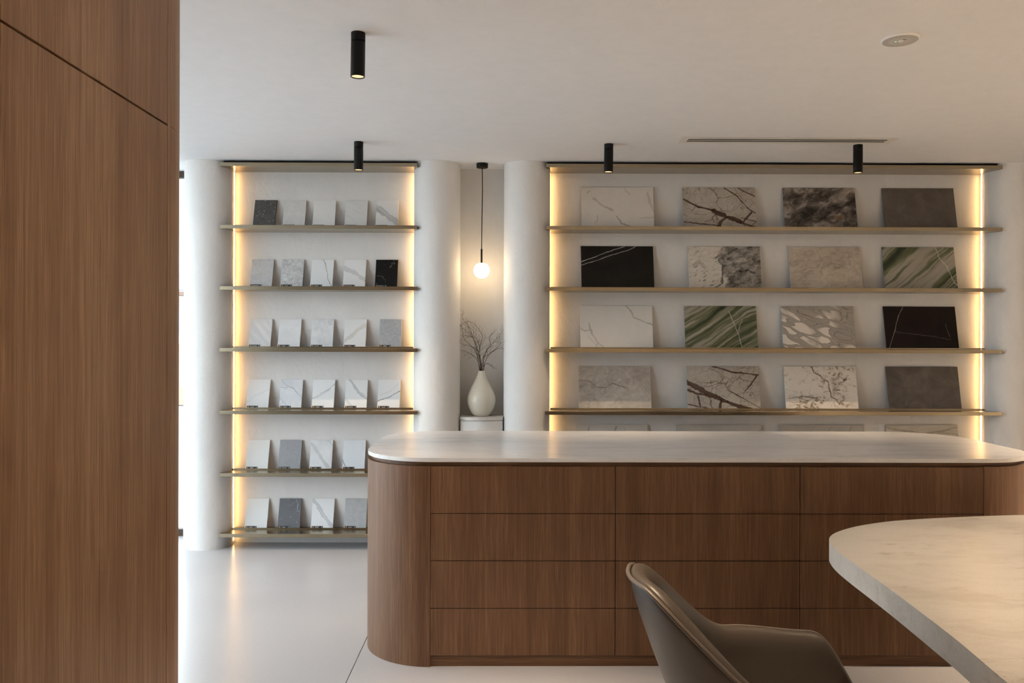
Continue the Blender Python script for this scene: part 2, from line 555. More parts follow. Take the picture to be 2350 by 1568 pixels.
# ================================================================== tall timber cabinet on the left
CX = -1.0
cab = empty('storage_cabinet', (-1.3, 1.2, 0), 'tall brown timber wall cabinet with rounded end, far left foreground', 'cabinet')
CYN, CYE, CR = -0.6, 2.49, 0.25
JZ = 2.09
obj('carcass', prism(rrect(-1.59, CX - 0.021, CYN, CYE - 0.03, 0.02, 3), 0.002, CEIL - 0.002), DARKWOOD, cab)
joints = [-0.6, 0.02, 0.43, 0.835, 1.24, 1.6425, 2.0455, 2.448]
for i in range(len(joints) - 1):
    y0, y1 = joints[i] + 0.0008, joints[i + 1] - 0.0008
    obj('upper_door', box(CX - 0.02, CX, y0, y1, JZ + 0.003, CEIL - 0.003, 0.0006), WOOD_LIT, cab)
    obj('lower_door', box(CX - 0.02, CX, y0, y1, 0.004, JZ - 0.003, 0.0006), WOOD_LIT, cab)
obj('filler_strip', box(CX - 0.02, CX, 2.4492, 2.4685, 0.004, CEIL - 0.003), WOOD_LIT, cab)
endp = [(CX, 2.4695)] + arc(CX - CR, CYE, CR, 0, 90, 20) + arc(-1.60 + CR, CYE, CR, 90, 180, 20) + [(-1.60, 2.4695)]
obj('upper_end_panel', prism(endp, JZ + 0.0006, CEIL - 0.003), WOOD_LIT, cab, smooth=True)
obj('lower_end_panel', prism(endp, 0.004, JZ - 0.0006), WOOD_LIT, cab, smooth=True)

# ================================================================== counter with drawers
YF, YBK = 3.682, 4.745
CXL, CXR, CRAD = -0.664, 2.463, 0.33
DX = [-0.3342, 0.4886, 1.3121, 2.1332]
DZ = [0.0505, 0.2606, 0.4723, 0.6823, 0.8928]
ctr = empty('drawer_counter', ((CXL + CXR) / 2, (YF + YBK) / 2, 0), 'long brown timber counter with rounded ends and twelve flat drawers', 'counter')
obj('carcass', box(DX[0] - 0.002, DX[3] + 0.002, YF + 0.021, YBK - 0.003, 0.002, 0.885), DARKWOOD, ctr)
g = 0.0014
for i in range(3):
    for j in range(4):
        obj('drawer_front', box(DX[i] + g, DX[i + 1] - g, YF, YF + 0.02, DZ[j] + g, DZ[j + 1] - g, 0.0009), WOOD, ctr)
obj('kickboard', box(DX[0], DX[3], YF + 0.012, YF + 0.021, 0.0, DZ[0] - 0.001), WOOD_H, ctr)
lend = [(DX[0] - 0.0004, YF)] + [(DX[0] - 0.0004, YBK)] + arc(CXL + CRAD, YBK - CRAD, CRAD, 90, 180, 18) + arc(CXL + CRAD, YF + CRAD, CRAD, 180, 270, 24)[:-1]
obj('curved_end_panel', prism(lend, 0.0, DZ[4]), WOOD, ctr, smooth=True)
rend = [(DX[3] + 0.0004, YBK), (DX[3] + 0.0004, YF)] + arc(CXR - CRAD, YF + CRAD, CRAD, -90, 0, 24)[1:] + arc(CXR - CRAD, YBK - CRAD, CRAD, 0, 90, 18)[:-1]
obj('curved_end_panel', prism(rend, 0.0, DZ[4]), WOOD, ctr, smooth=True)
obj('recessed_neck', prism(rrect(CXL + 0.022, CXR - 0.022, YF + 0.022, YBK - 0.022, CRAD - 0.022, 20), DZ[4] - 0.008, 0.912), WOOD_H, ctr, smooth=True)
top = obj('worktop', prism(rrect(CXL + 0.002, CXR + 0.02, YF - 0.002, YBK + 0.007, CRAD, 26), 0.912, 0.930, 0.0025, 2), COUNTER_STONE, smooth=True, loc=(0.9, 4.2, 0.912))
tag(top, 'pale grey veined marble worktop lying on the timber drawer counter', 'worktop')

# ================================================================== brass shelves, lips, LED strips
SHELF_Z = [2.6666, 2.2368, 1.8144, 1.3895, 0.9591, 0.5288, 0.1111]
SY = 5.705
ordinal = ['top', 'second', 'third', 'fourth', 'fifth', 'sixth', 'lowest']
def shelf_outline(cl, cr):
    """front edge, ends, arcs round both columns, back edge with a slot left for the light strip"""
    ra = COL_R + 0.0025
    def side(cx, s, xe):
        a_start = math.degrees(math.acos(min(1, abs(xe - cx) / ra)))
        pts = []
        for i in range(11):
            a = R(-a_start + a_start * i / 10)
            pts.append((cx + s * ra * math.cos(a), COL_Y + ra * math.sin(a)))
        pts += [(cx + s * (COL_R + 0.0075), WALL_Y - 0.058), (cx + s * (COL_R + 0.0075), WALL_Y - 0.0005)]
        return pts
    xl, xr = cl + 0.1265, cr - 0.1265
    L_ = side(cl, 1, xl); R_ = side(cr, -1, xr)
    return [(xl, SY)] + [(xr, SY)] + R_ + L_[::-1], xl, xr

def shelf_unit(cl, cr, unit):
    out, xl, xr = shelf_outline(cl, cr)
    for i, z in enumerate(SHELF_Z):
        where = ('uppermost shelf against the ceiling' if i == 0 else
                 'lowest shelf just above the floor' if i == 6 else ordinal[i] + ' shelf from the top')
        sh = empty('wall_shelf', ((xl + xr) / 2, WALL_Y, z), 'brushed brass ledge, %s, in the %s' % (where, unit), 'shelf', 'brass shelves of the ' + unit)
        obj('board', prism(out, z - 0.025, z, 0.0008, 1), BRASS, sh)
        if i > 0:
            obj('lip', box(cl + COL_R + 0.004, cr - COL_R - 0.004, 5.843, 5.846, z, z + 0.010), BRASS, sh)
        else:
            obj('shadow_gap', box(xl + 0.012, xr - 0.008, SY + 0.045, SY + 0.06, z, CEIL), DARKGAP, sh)
            obj('shadow_gap', box(cl + COL_R + 0.004, cr - COL_R - 0.004, SY + 0.06, WALL_Y - 0.03, z, CEIL), DARKGAP, sh)
shelf_unit(COL_X[0], COL_X[1], 'narrow left unit')
shelf_unit(COL_X[2], COL_X[3], 'wide right unit')

led_names = ['warm light strip at the left edge of the narrow shelf recess', 'warm light strip at the right edge of the narrow shelf recess',
             'warm light strip at the left edge of the wide shelf recess', 'warm light strip at the right edge of the wide shelf recess']
for (cx, s), lb in zip(((COL_X[0], 1), (COL_X[1], -1), (COL_X[2], 1), (COL_X[3], -1)), led_names):
    st = empty('light_strip', (cx + s * 0.157, WALL_Y - 0.012, 0.02), lb, 'light strip')
    a, b = sorted((cx + s * 0.1625, cx + s * 0.1655))
    obj('diffuser', box(a, b, WALL_Y - 0.034, WALL_Y - 0.022, 0.02, 2.638), LED_M, st)
    a, b = sorted((cx + s * 0.1600, cx + s * 0.1624))
    obj('channel', box(a, b, WALL_Y - 0.036, WALL_Y - 0.020, 0.02, 2.638), WHITE_PL, st)

# ================================================================== sample tiles
def tile_mat(name, w, h, base, var=None, var_scale=6, aniso=None, veins=(), specks=(), net=None, rough=0.3, wob=(0.02, 8), fn=None, seed=0.0, gain=(1.27, 1.26, 1.25)):
    """stone face. base/var: mottled ground; veins: (points uv, width, colour, strength, softness);
    specks: (scale, threshold, colour); net: (scale, width, colour, strength)"""
    m = M(name, rough=rough, spec=0.32)
    p = m.coords()
    ps = m.mapping(p, loc=(seed * 3.1, seed * 0.7, seed * 1.9))
    if fn is not None:
        col = fn(m, p, ps)
    else:
        q = m.mapping(ps, rot=(0, R(aniso[0]), 0), scale=aniso[1]) if aniso else ps
        n = m.noise(q, var_scale, 6, 0.65, 0.6)
        col = m.mix(m.maprange(n, 0.36, 0.66), base, var if var else base)
    for sc, th, c in specks:
        v = m.voronoi(ps, sc, out='Color')
        sep = m.N.new('ShaderNodeSeparateColor'); m.L.new(v, sep.inputs[0])
        d = m.voronoi(ps, sc)
        k = m.math('MULTIPLY', m.math('GREATER_THAN', sep.outputs[0], th), m.math('LESS_THAN', d, 0.42))
        col = m.mix(k, col, c)
    wv = m.vmath('SUBTRACT', m.noise(ps, wob[1], 5, 0.65, 0.0, color=True), (0.5, 0.5, 0.5))
    pw = m.vmath('ADD', p, m.vmath('SCALE', wv, scale=wob[0] * 2))
    pw = m.vmath('MULTIPLY', pw, (1, 0, 1))
    if net:
        sc, wd, c, stg = net
        for mul, ws, off in ((1.0, 1.0, 0.0), (2.1, 0.8, 3.0)):
            d = m.voronoi(m.mapping(m.vmath('ADD', ps, m.vmath('SCALE', wv, scale=0.06)), loc=(off, 0, off), scale=(0.8, 1, 1.2)), sc * mul, 'DISTANCE_TO_EDGE')
            msk = m.math('MULTIPLY', m.maprange(d, 0, wd * ws, 1, 0), m.maprange(m.noise(m.mapping(ps, loc=(off, 0, 0)), sc * 0.6, 2), 0.40, 0.62, 0, stg))
            col = m.mix(msk, col, c)
    for pts, wd, c, stg, soft in veins:
        line = [((u - 0.5) * w, 0, (1 - v) * h) for u, v in pts]
        d = m.segs(pw, line)
        jit = m.maprange(m.noise(ps, 18, 3, 0.6), 0.3, 0.7, 0.45, 1.3)
        d = m.math('DIVIDE', d, jit)
        wd *= 1.35
        msk = m.maprange(d, wd * (1 - soft), wd, stg, 0, True)
        if wd > 0.006:   # broad bands are streaky inside
            a = math.degrees(math.atan2(line[-1][2] - line[0][2], line[-1][0] - line[0][0]))
            stn = m.noise(m.mapping(ps, rot=(0, R(a), 0), scale=(6, 1, 90)), 1.0, 4, 0.6, 0.3)
            msk = m.math('MULTIPLY', msk, m.maprange(stn, 0.30, 0.62, 0.78 if stg > 0.94 and max(c) < 0.2 else 0.45, 1.0))
        col = m.mix(msk, col, c)
    col = m.mix(1.0, col, gain, 'MULTIPLY')
    m.color(col)
    if max(base) < 0.02: m.bsdf.inputs['Specular IOR Level'].default_value = 0.2
    return m.mat

W_, CREAM, PALE = (0.70, 0.69, 0.675), (0.66, 0.635, 0.60), (0.63, 0.625, 0.62)
GREYV, DGREY = (0.30, 0.30, 0.30), (0.10, 0.10, 0.10)
def small(name, **k): return tile_mat(name, 0.156, 0.21, gain=(1.26, 1.28, 1.31), **k)  # cooler gain puts a daylight tint into the small samples' colour
def large(name, w=0.515, **k): return tile_mat(name, w, 0.31, **k)

def f_granite(m, p, ps):
    fl = m.noise(m.mapping(ps, rot=(0, R(30), 0), scale=(1, 1, 2.2)), 26, 5, 0.7, 0.4)
    q = m.noise(ps, 7, 4, 0.6, 0.6)
    sp = m.N.new('ShaderNodeSeparateXYZ'); m.L.new(p, sp.inputs[0])
    side = m.math('ADD', sp.outputs[0], m.math('MULTIPLY', m.math('SUBTRACT', q, 0.5), 0.22))
    left = m.ramp(fl, [(0.33, (0.02, 0.018, 0.015)), (0.38, (0.16, 0.145, 0.125)), (0.42, (0.52, 0.485, 0.435)), (0.6, (0.60, 0.565, 0.51))])
    g = m.math('ADD', m.math('MULTIPLY', m.noise(m.mapping(ps, rot=(0, R(15), 0), scale=(1, 1, 1.8)), 15, 6, 0.66, 0.3), 0.75), m.math('MULTIPLY', q, 0.25))
    right = m.ramp(g, [(0.36, (0.015, 0.014, 0.012)), (0.45, (0.13, 0.12, 0.105)), (0.56, (0.30, 0.28, 0.25)), (0.68, (0.50, 0.47, 0.42))])
    return m.mix(m.maprange(side, -0.03, -0.005), left, right)
def f_cloud(m, p, ps):
    q = m.mapping(ps, rot=(0, R(25), 0), scale=(1, 1, 1.7))
    n = m.noise(q, 9, 8, 0.70, 0.5); b = m.noise(q, 3.2, 3, 0.5, 0.3)
    f = m.math('ADD', m.math('MULTIPLY', n, 0.65), m.math('MULTIPLY', b, 0.35))
    c = m.ramp(f, [(0.40, (0.018, 0.015, 0.013)), (0.48, (0.10, 0.085, 0.073)), (0.56, (0.30, 0.265, 0.235)), (0.68, (0.55, 0.50, 0.45))])
    return m.mix(m.maprange(m.noise(q, 6, 2), 0.60, 0.72, 0, 0.6), c, (0.20, 0.10, 0.04))
def f_green(a, lo, hi, sc):
    def f(m, p, ps):
        q = m.mapping(ps, rot=(0, R(a), 0), scale=(0.6, 1, 1))
        w = m.vmath('ADD', q, m.vmath('SCALE', m.vmath('SUBTRACT', m.noise(q, 4, 3, 0.55, color=True), (0.5, 0.5, 0.5)), scale=0.10))
        big = m.noise(m.mapping(w, scale=(0.7, 1, 11)), sc, 3, 0.55)
        fine = m.noise(m.mapping(w, loc=(3, 0, 1), scale=(2.0, 1, 30)), sc, 5, 0.7)
        t = m.math('ADD', m.math('MULTIPLY', big, 0.56), m.math('MULTIPLY', fine, 0.44))
        c = m.ramp(t, [(0.36, (0.022, 0.030, 0.016)), (0.44, (0.060, 0.074, 0.036)), (0.49, (0.125, 0.132, 0.070)), (0.535, (0.29, 0.275, 0.225)), (lo, (0.33, 0.305, 0.265)), (hi, (0.11, 0.12, 0.065)), (0.72, (0.04, 0.048, 0.027))])
        return c
    return f
def f_calacatta(m, p, ps):
    q = m.mapping(ps, rot=(0, R(-24), 0), scale=(0.42, 1, 1.4))
    w = m.vmath('ADD', q, m.vmath('SCALE', m.vmath('SUBTRACT', m.noise(q, 7, 3, 0.5, color=True), (0.5, 0.5, 0.5)), scale=0.12))
    d = m.voronoi(w, 12, 'DISTANCE_TO_EDGE')
    g1 = m.noise(m.mapping(w, scale=(1, 1, 5)), 12, 4, 0.6)
    white = m.maprange(d, 0.10, 0.14, 0, 1)
    area = m.maprange(m.noise(ps, 5, 2), 0.40, 0.50, 0.0, 1)
    grey = m.mix(g1, (0.24, 0.22, 0.195), (0.42, 0.39, 0.35))
    grey = m.mix(m.maprange(m.math('ABSOLUTE', m.math('SUBTRACT', d, 0.115)), 0, 0.03, 0.7, 0), grey, (0.09, 0.08, 0.07))
    return m.mix(m.math('MULTIPLY', white, area), grey, (0.66, 0.625, 0.57))
def f_fine(c1, c2, c3, a, st, sc=14):
    def f(m, p, ps):
        q = m.mapping(ps, rot=(0, R(a), 0), scale=(1, 1, st))
        n = m.noise(q, sc, 8, 0.74, 1.4); b = m.noise(q, 3.5, 3, 0.5, 0.6)
        t = m.math('ADD', m.math('MULTIPLY', n, 0.62), m.math('MULTIPLY', b, 0.38))
        return m.ramp(t, [(0.36, c1), (0.50, c2), (0.64, c3)])
    return f
def f_flecks(m, p, ps):
    n = m.noise(m.mapping(ps, scale=(1, 1, 1.4)), 14, 7, 0.7, 1.8); b = m.noise(ps, 4.5, 3, 0.5)
    t = m.math('ADD', m.math('MULTIPLY', n, 0.7), m.math('MULTIPLY', b, 0.3))
    return m.ramp(t, [(0.36, (0.10, 0.065, 0.035)), (0.415, (0.33, 0.27, 0.20)), (0.455, (0.60, 0.56, 0.51)), (0.52, (0.68, 0.645, 0.60))])

BR, BR2 = (0.050, 0.017, 0.006), (0.085, 0.036, 0.016)
TILE_T = 0.012
def make_label(tile, w, sticker, text_rows):
    """black name plate: sticker dot, two rows at most of tiny print, divider and size mark"""
    lw, lh = 0.078, 0.0155
    x0 = -w / 2 + 0.006
    z0 = 0.003
    y = -TILE_T / 2
    lab = obj('name_plate', box(x0, x0 + lw, y - 0.0012, y, z0, z0 + lh, 0.0004), LABEL_BLACK, tile, local=True)
    def disc(cx, cz, r, yy, t):
        bm = bmesh.new()
        b_lathe(bm, [(r, 0), (r, t)], 0, 0, 14)
        bmesh.ops.rotate(bm, verts=bm.verts, cent=(0, 0, 0), matrix=Matrix.Rotation(R(90), 3, 'X'))
        bmesh.ops.translate(bm, verts=bm.verts, vec=(cx, yy, cz))
        return bm
    obj('logo_ring', disc(x0 + 0.0078, z0 + 0.0055, 0.0036, y - 0.0012, 0.0003), LABEL_GREY, lab, local=True)
    obj('logo_dot', disc(x0 + 0.0105, z0 + 0.0085, 0.0040, y - 0.0014, 0.0004), sticker, lab, local=True)
    bm = bmesh.new()
    rng = random.Random(len(bpy.data.objects))
    for r_i, ln in enumerate(text_rows):
        zc = z0 + lh / 2 + (0.0022 if len(text_rows) == 2 and r_i == 0 else -0.0026 if len(text_rows) == 2 else -0.0008)
        hh = 0.0013 if len(text_rows) == 2 else 0.0017
        xs = x0 + 0.037 - ln / 2
        xe = xs + ln
        while xs < xe:
            cw = rng.choice((0.0018, 0.0022, 0.0026))
            b_box(bm, xs, xs + cw, y - 0.0015, y - 0.0012, zc - hh, zc + hh)
            xs += cw + rng.choice((0.0006, 0.0006, 0.0007, 0.0022))
    obj('lettering', bm, LABEL_WHITE, lab, local=True)
    bm = bmesh.new()
    b_box(bm, x0 + 0.0655, x0 + 0.0660, y - 0.0015, y - 0.0012, z0 + 0.003, z0 + lh - 0.003)
    obj('divider', bm, LABEL_GREY, lab, local=True)
    bm = bmesh.new()
    b_box(bm, x0 + 0.0695, x0 + 0.0725, y - 0.0015, y - 0.0012, z0 + 0.0045, z0 + 0.0105)
    obj('size_mark', bm, LABEL_WHITE, lab, local=True)

def add_tile(mat, x, z, w, h, lean, label, cat, group, t=TILE_T, edge=None):
    th = R(lean)
    bm = box(-w / 2, w / 2, -t / 2, t / 2, 0, h, 0.0008)
    o = obj(label_name[cat], bm, mat, local=True)
    # lower front edge rests just behind the lip, upper back edge rests against the plaster
    o.rotation_euler = (-th, 0, 0)
    y_top = WALL_Y - 0.0015
    yb = y_top - h * math.sin(th) - (t / 2) * math.cos(th)
    o.location = (x, yb, z + (t / 2) * math.sin(th) + 0.0003)
    tag(o, label, cat, group)
    return o
label_name = {'stone sample': 'stone_sample', 'large stone sample': 'large_stone_sample'}

small_rows = [
 # (x centre, material, label text, sticker, text rows)
 [(-1.7132, small('st_dark_sparkle', base=(0.060, 0.058, 0.056), var=(0.095, 0.09, 0.088), var_scale=40, specks=((260, 0.80, (0.035, 0.034, 0.033)), (190, 0.975, (0.8, 0.78, 0.75))), seed=1), 'dark charcoal sparkling quartz sample'),
  (-1.5039, small('st_terrazzo', base=(0.56, 0.545, 0.52), var=(0.62, 0.60, 0.57), var_scale=25, specks=((360, 0.84, (0.32, 0.31, 0.29)), (220, 0.95, (0.70, 0.69, 0.67))), seed=2), 'pale grey speckled terrazzo sample'),
  (-1.2930, small('st_plain_a', base=(0.68, 0.665, 0.64), var=(0.66, 0.645, 0.615), veins=((((0.66, 0.5), (0.75, 0.62), (0.68, 0.70)), 0.0015, (0.50, 0.47, 0.44), 0.35, 0.9),), seed=3), 'plain white quartz sample'),
  (-1.0675, small('st_streak_a', base=(0.64, 0.63, 0.615), var=(0.57, 0.56, 0.545), var_scale=7, aniso=(-35, (1, 1, 7)), seed=4), 'pale grey sample with faint diagonal streaks'),
  (-0.8486, small('st_band_a', base=(0.66, 0.65, 0.635), veins=((((-0.1, 0.20), (0.5, 0.55), (1.1, 0.90)), 0.021, (0.34, 0.34, 0.335), 0.95, 0.25),), wob=(0.006, 12), seed=5), 'white sample crossed by one broad dark grey band')],
 [(-1.7336, small('st_grey_a', base=(0.43, 0.425, 0.42), var=(0.51, 0.505, 0.50), var_scale=30, veins=((((0.45, 0), (0.55, 0.35), (0.7, 0.5)), 0.002, (0.58, 0.58, 0.57), 0.5, 0.8),), seed=6), 'mid grey fine-grained sample with a pale hairline'),
  (-1.5185, small('st_grey_b', base=(0.62, 0.62, 0.615), var=(0.36, 0.36, 0.36), var_scale=22, seed=7, net=(26, 0.10, (0.28, 0.28, 0.28), 0.6)), 'mottled light grey lichen-patterned sample'),
  (-1.3076, small('st_vein_a', base=(0.66, 0.67, 0.665), veins=((((0.50, -0.02), (0.62, 0.15), (0.72, 0.45), (0.78, 0.70), (0.98, 1.0)), 0.0032, (0.25, 0.25, 0.25), 0.9, 0.6), (((0.55, 0.0), (0.70, 0.35)), 0.006, (0.52, 0.52, 0.52), 0.6, 0.8)), wob=(0.006, 25), seed=8), 'white sample with one steep thin dark vein'),
  (-1.0778, small('st_band_b', base=(0.68, 0.675, 0.665), veins=((((-0.1, 0.28), (0.35, 0.42), (1.1, 0.78)), 0.016, (0.46, 0.46, 0.455), 0.9, 0.35),), wob=(0.006, 12), seed=9), 'white sample with a soft grey diagonal band'),
  (-0.8521, small('st_black_gold', base=(0.006, 0.006, 0.006), veins=((((0.60, 0.30), (0.72, 0.20), (0.70, 0.10), (0.86, 0.16), (0.82, 0.02)), 0.0014, (0.42, 0.36, 0.28), 0.55, 0.8), (((0.1, 0.6), (0.3, 0.62), (0.42, 0.74)), 0.0012, (0.42, 0.38, 0.3), 0.5, 0.8)), wob=(0.022, 42), specks=((200, 0.985, (0.30, 0.28, 0.25)),), rough=0.22, seed=10), 'black quartz sample flecked with pale veins')],
 [(-1.7430, small('st_streak_b', base=(0.66, 0.655, 0.65), var=(0.56, 0.555, 0.55), var_scale=5, aniso=(-52, (1, 1, 8)), seed=11), 'white sample with faint steep streaks'),
  (-1.5366, small('st_cloud_a', base=(0.67, 0.668, 0.665), var=(0.60, 0.60, 0.598), var_scale=9, seed=12), 'cloudy white sample nearly without veins'),
  (-1.3049, small('st_cloud_b', base=(0.65, 0.65, 0.648), var=(0.54, 0.542, 0.545), var_scale=15, veins=((((0.72, 0.05), (0.8, 0.18), (0.92, 0.16)), 0.004, (0.38, 0.385, 0.39), 0.5, 0.8), (((0.08, 0.3), (0.18, 0.35)), 0.005, (0.42, 0.42, 0.42), 0.5, 0.8)), seed=13), 'white sample with smoky grey patches near its top'),
  (-1.0728, small('st_band_c', base=(0.68, 0.675, 0.66), veins=((((-0.1, 0.86), (0.3, 0.62), (0.6, 0.40), (1.1, 0.12)), 0.015, (0.52, 0.48, 0.41), 0.8, 0.45),), wob=(0.006, 12), seed=14), 'white sample with a beige rising band'),
  (-0.8231, small('st_grey_c', base=(0.31, 0.315, 0.325), var=(0.40, 0.405, 0.41), var_scale=45, specks=((240, 0.85, (0.22, 0.22, 0.23)),), seed=15), 'medium grey granular sample')],
 [(-1.7560, small('st_faint_a', base=(0.69, 0.688, 0.68), veins=((((0.0, 0.8), (0.4, 0.55), (1.0, 0.35)), 0.012, (0.60, 0.60, 0.595), 0.6, 0.9),), seed=16), 'bright white sample with a barely visible cloud'),
  (-1.5249, small('st_blue_veins', base=(0.63, 0.645, 0.665), var=(0.56, 0.575, 0.60), var_scale=10, veins=((((0.02, 0.02), (0.3, 0.22), (0.6, 0.32), (0.85, 0.52), (1.0, 0.65)), 0.0045, (0.36, 0.38, 0.41), 0.8, 0.6), (((0.0, 0.27), (0.3, 0.28)), 0.004, (0.36, 0.38, 0.41), 0.8, 0.6), (((0.0, 0.62), (0.2, 0.78), (0.36, 0.92)), 0.0045, (0.38, 0.40, 0.43), 0.7, 0.6)), wob=(0.010, 20), seed=17), 'bluish white marble sample with branching grey veins'),
  (-1.2960, small('st_vein_b', base=(0.69, 0.69, 0.688), veins=((((-0.02, 0.66), (0.25, 0.58), (0.45, 0.45), (0.7, 0.35), (1.02, 0.14)), 0.0042, (0.42, 0.43, 0.45), 0.85, 0.7), (((0.2, 0.64), (0.5, 0.5), (0.8, 0.34)), 0.0035, (0.48, 0.49, 0.5), 0.7, 0.7)), wob=(0.012, 24), seed=18), 'white sample with a wispy double rising vein'),
  (-1.0642, small('st_band_d', base=(0.67, 0.67, 0.665), veins=((((0.12, -0.05), (0.35, 0.18), (0.62, 0.45), (1.05, 0.70)), 0.010, (0.44, 0.445, 0.45), 0.9, 0.5), (((0.0, 0.62), (0.2, 0.82), (0.4, 1.0)), 0.010, (0.50, 0.505, 0.51), 0.8, 0.6)), wob=(0.006, 18), seed=19), 'white sample with two falling soft grey veins'),
  (-0.8330, small('st_vein_c', base=(0.66, 0.66, 0.66), veins=((((-0.02, 0.76), (0.2, 0.68), (0.5, 0.62), (0.75, 0.50), (1.02, 0.38)), 0.0025, (0.12, 0.12, 0.12), 0.95, 0.5), (((0.1, 0.55), (0.6, 0.38), (0.9, 0.14)), 0.003, (0.47, 0.47, 0.47), 0.6, 0.8)), wob=(0.007, 26), seed=20), 'white sample with a sharp black rising vein')],
 [(-1.7588, small('st_plain_b', base=(0.68, 0.675, 0.66), var=(0.66, 0.655, 0.64), seed=21), 'plain warm white sample'),
  (-1.5308, small('st_grey_plain', base=(0.265, 0.27, 0.28), var=(0.30, 0.305, 0.315), var_scale=60, seed=22), 'plain flat mid grey sample'),
  (-1.3102, small('st_band_e', base=(0.65, 0.652, 0.655), var=(0.59, 0.592, 0.598), var_scale=9, veins=((((0.02, 0.12), (0.4, 0.50), (0.7, 0.80), (1.0, 1.05)), 0.012, (0.46, 0.465, 0.475), 0.9, 0.4), (((0.7, -0.05), (1.05, 0.22)), 0.006, (0.48, 0.485, 0.49), 0.8, 0.5)), wob=(0.006, 14), seed=23), 'white sample with a broad grey falling vein'),
  (-1.0776, small('st_pale_blue', base=(0.64, 0.655, 0.675), var=(0.62, 0.635, 0.655), veins=((((-0.02, 0.62), (0.03, 0.76), (0.13, 0.88)), 0.0028, (0.10, 0.10, 0.12), 0.9, 0.5), (((0.85, 0.1), (0.9, 0.35)), 0.003, (0.5, 0.51, 0.53), 0.6, 0.8)), wob=(0.006, 30), seed=24), 'pale bluish sample with a tiny dark vein at lower left'),
  (-0.8405, small('st_pale_c', base=(0.60, 0.605, 0.61), var=(0.56, 0.565, 0.57), seed=25), 'pale grey sample mostly hidden behind the counter')],
 [(-1.7644, small('st_plain_c', base=(0.68, 0.68, 0.67), var=(0.665, 0.665, 0.655), seed=26), 'plain white sample'),
  (-1.5332, small('st_dark_flecks', base=(0.115, 0.118, 0.128), var=(0.14, 0.143, 0.152), veins=((((0.78, 0.05), (0.86, 0.25), (0.80, 0.42)), 0.0018, (0.42, 0.43, 0.45), 0.6, 0.7), (((0.35, 0.25), (0.7, 0.15)), 0.0015, (0.38, 0.39, 0.41), 0.5, 0.8), (((0.05, 0.7), (0.2, 0.62)), 0.0018, (0.36, 0.37, 0.39), 0.5, 0.8)), wob=(0.02, 26), specks=((110, 0.975, (0.33, 0.34, 0.36)),), seed=27), 'dark slate grey sample with white flecks'),
  (-1.2985, small('st_band_f', base=(0.69, 0.69, 0.69), veins=((((0.0, 0.04), (0.25, 0.22), (0.5, 0.52), (0.75, 0.74), (1.02, 0.98)), 0.010, (0.42, 0.42, 0.425), 0.95, 0.2),), wob=(0.006, 18), seed=28), 'white sample with a crisp grey diagonal vein'),
  (-1.0658, small('st_grey_d', base=(0.37, 0.37, 0.37), var=(0.42, 0.42, 0.42), var_scale=40, specks=((150, 0.88, (0.47, 0.47, 0.47)), (220, 0.85, (0.29, 0.29, 0.29))), seed=29), 'light grey granite-speckled sample')],
]
rowtxt = ['on the second narrow shelf', 'on the third narrow shelf', 'on the fourth narrow shelf', 'on the fifth narrow shelf', 'on the sixth narrow shelf', 'on the lowest narrow shelf']
orange_at = {(2, 3), (3, 1), (4, 0), (4, 3)}
rng = random.Random(5)
for i, row in enumerate(small_rows):
    z = SHELF_Z[i + 1]
    for j, (x, mat, lb) in enumerate(row):
        t = add_tile(mat, x + 0.002, z, 0.156, 0.21, 17.2, lb + ' ' + rowtxt[i], 'stone sample', 'small stone samples on the narrow shelves')
        two = (i, j) in {(2, 4), (4, 0), (5, 2), (3, 2)}
        make_label(t, 0.156, LABEL_ORANGE if (i, j) in orange_at else LABEL_AMBER,
                   (rng.uniform(0.018, 0.026), rng.uniform(0.016, 0.030)) if two else (rng.uniform(0.020, 0.040),))

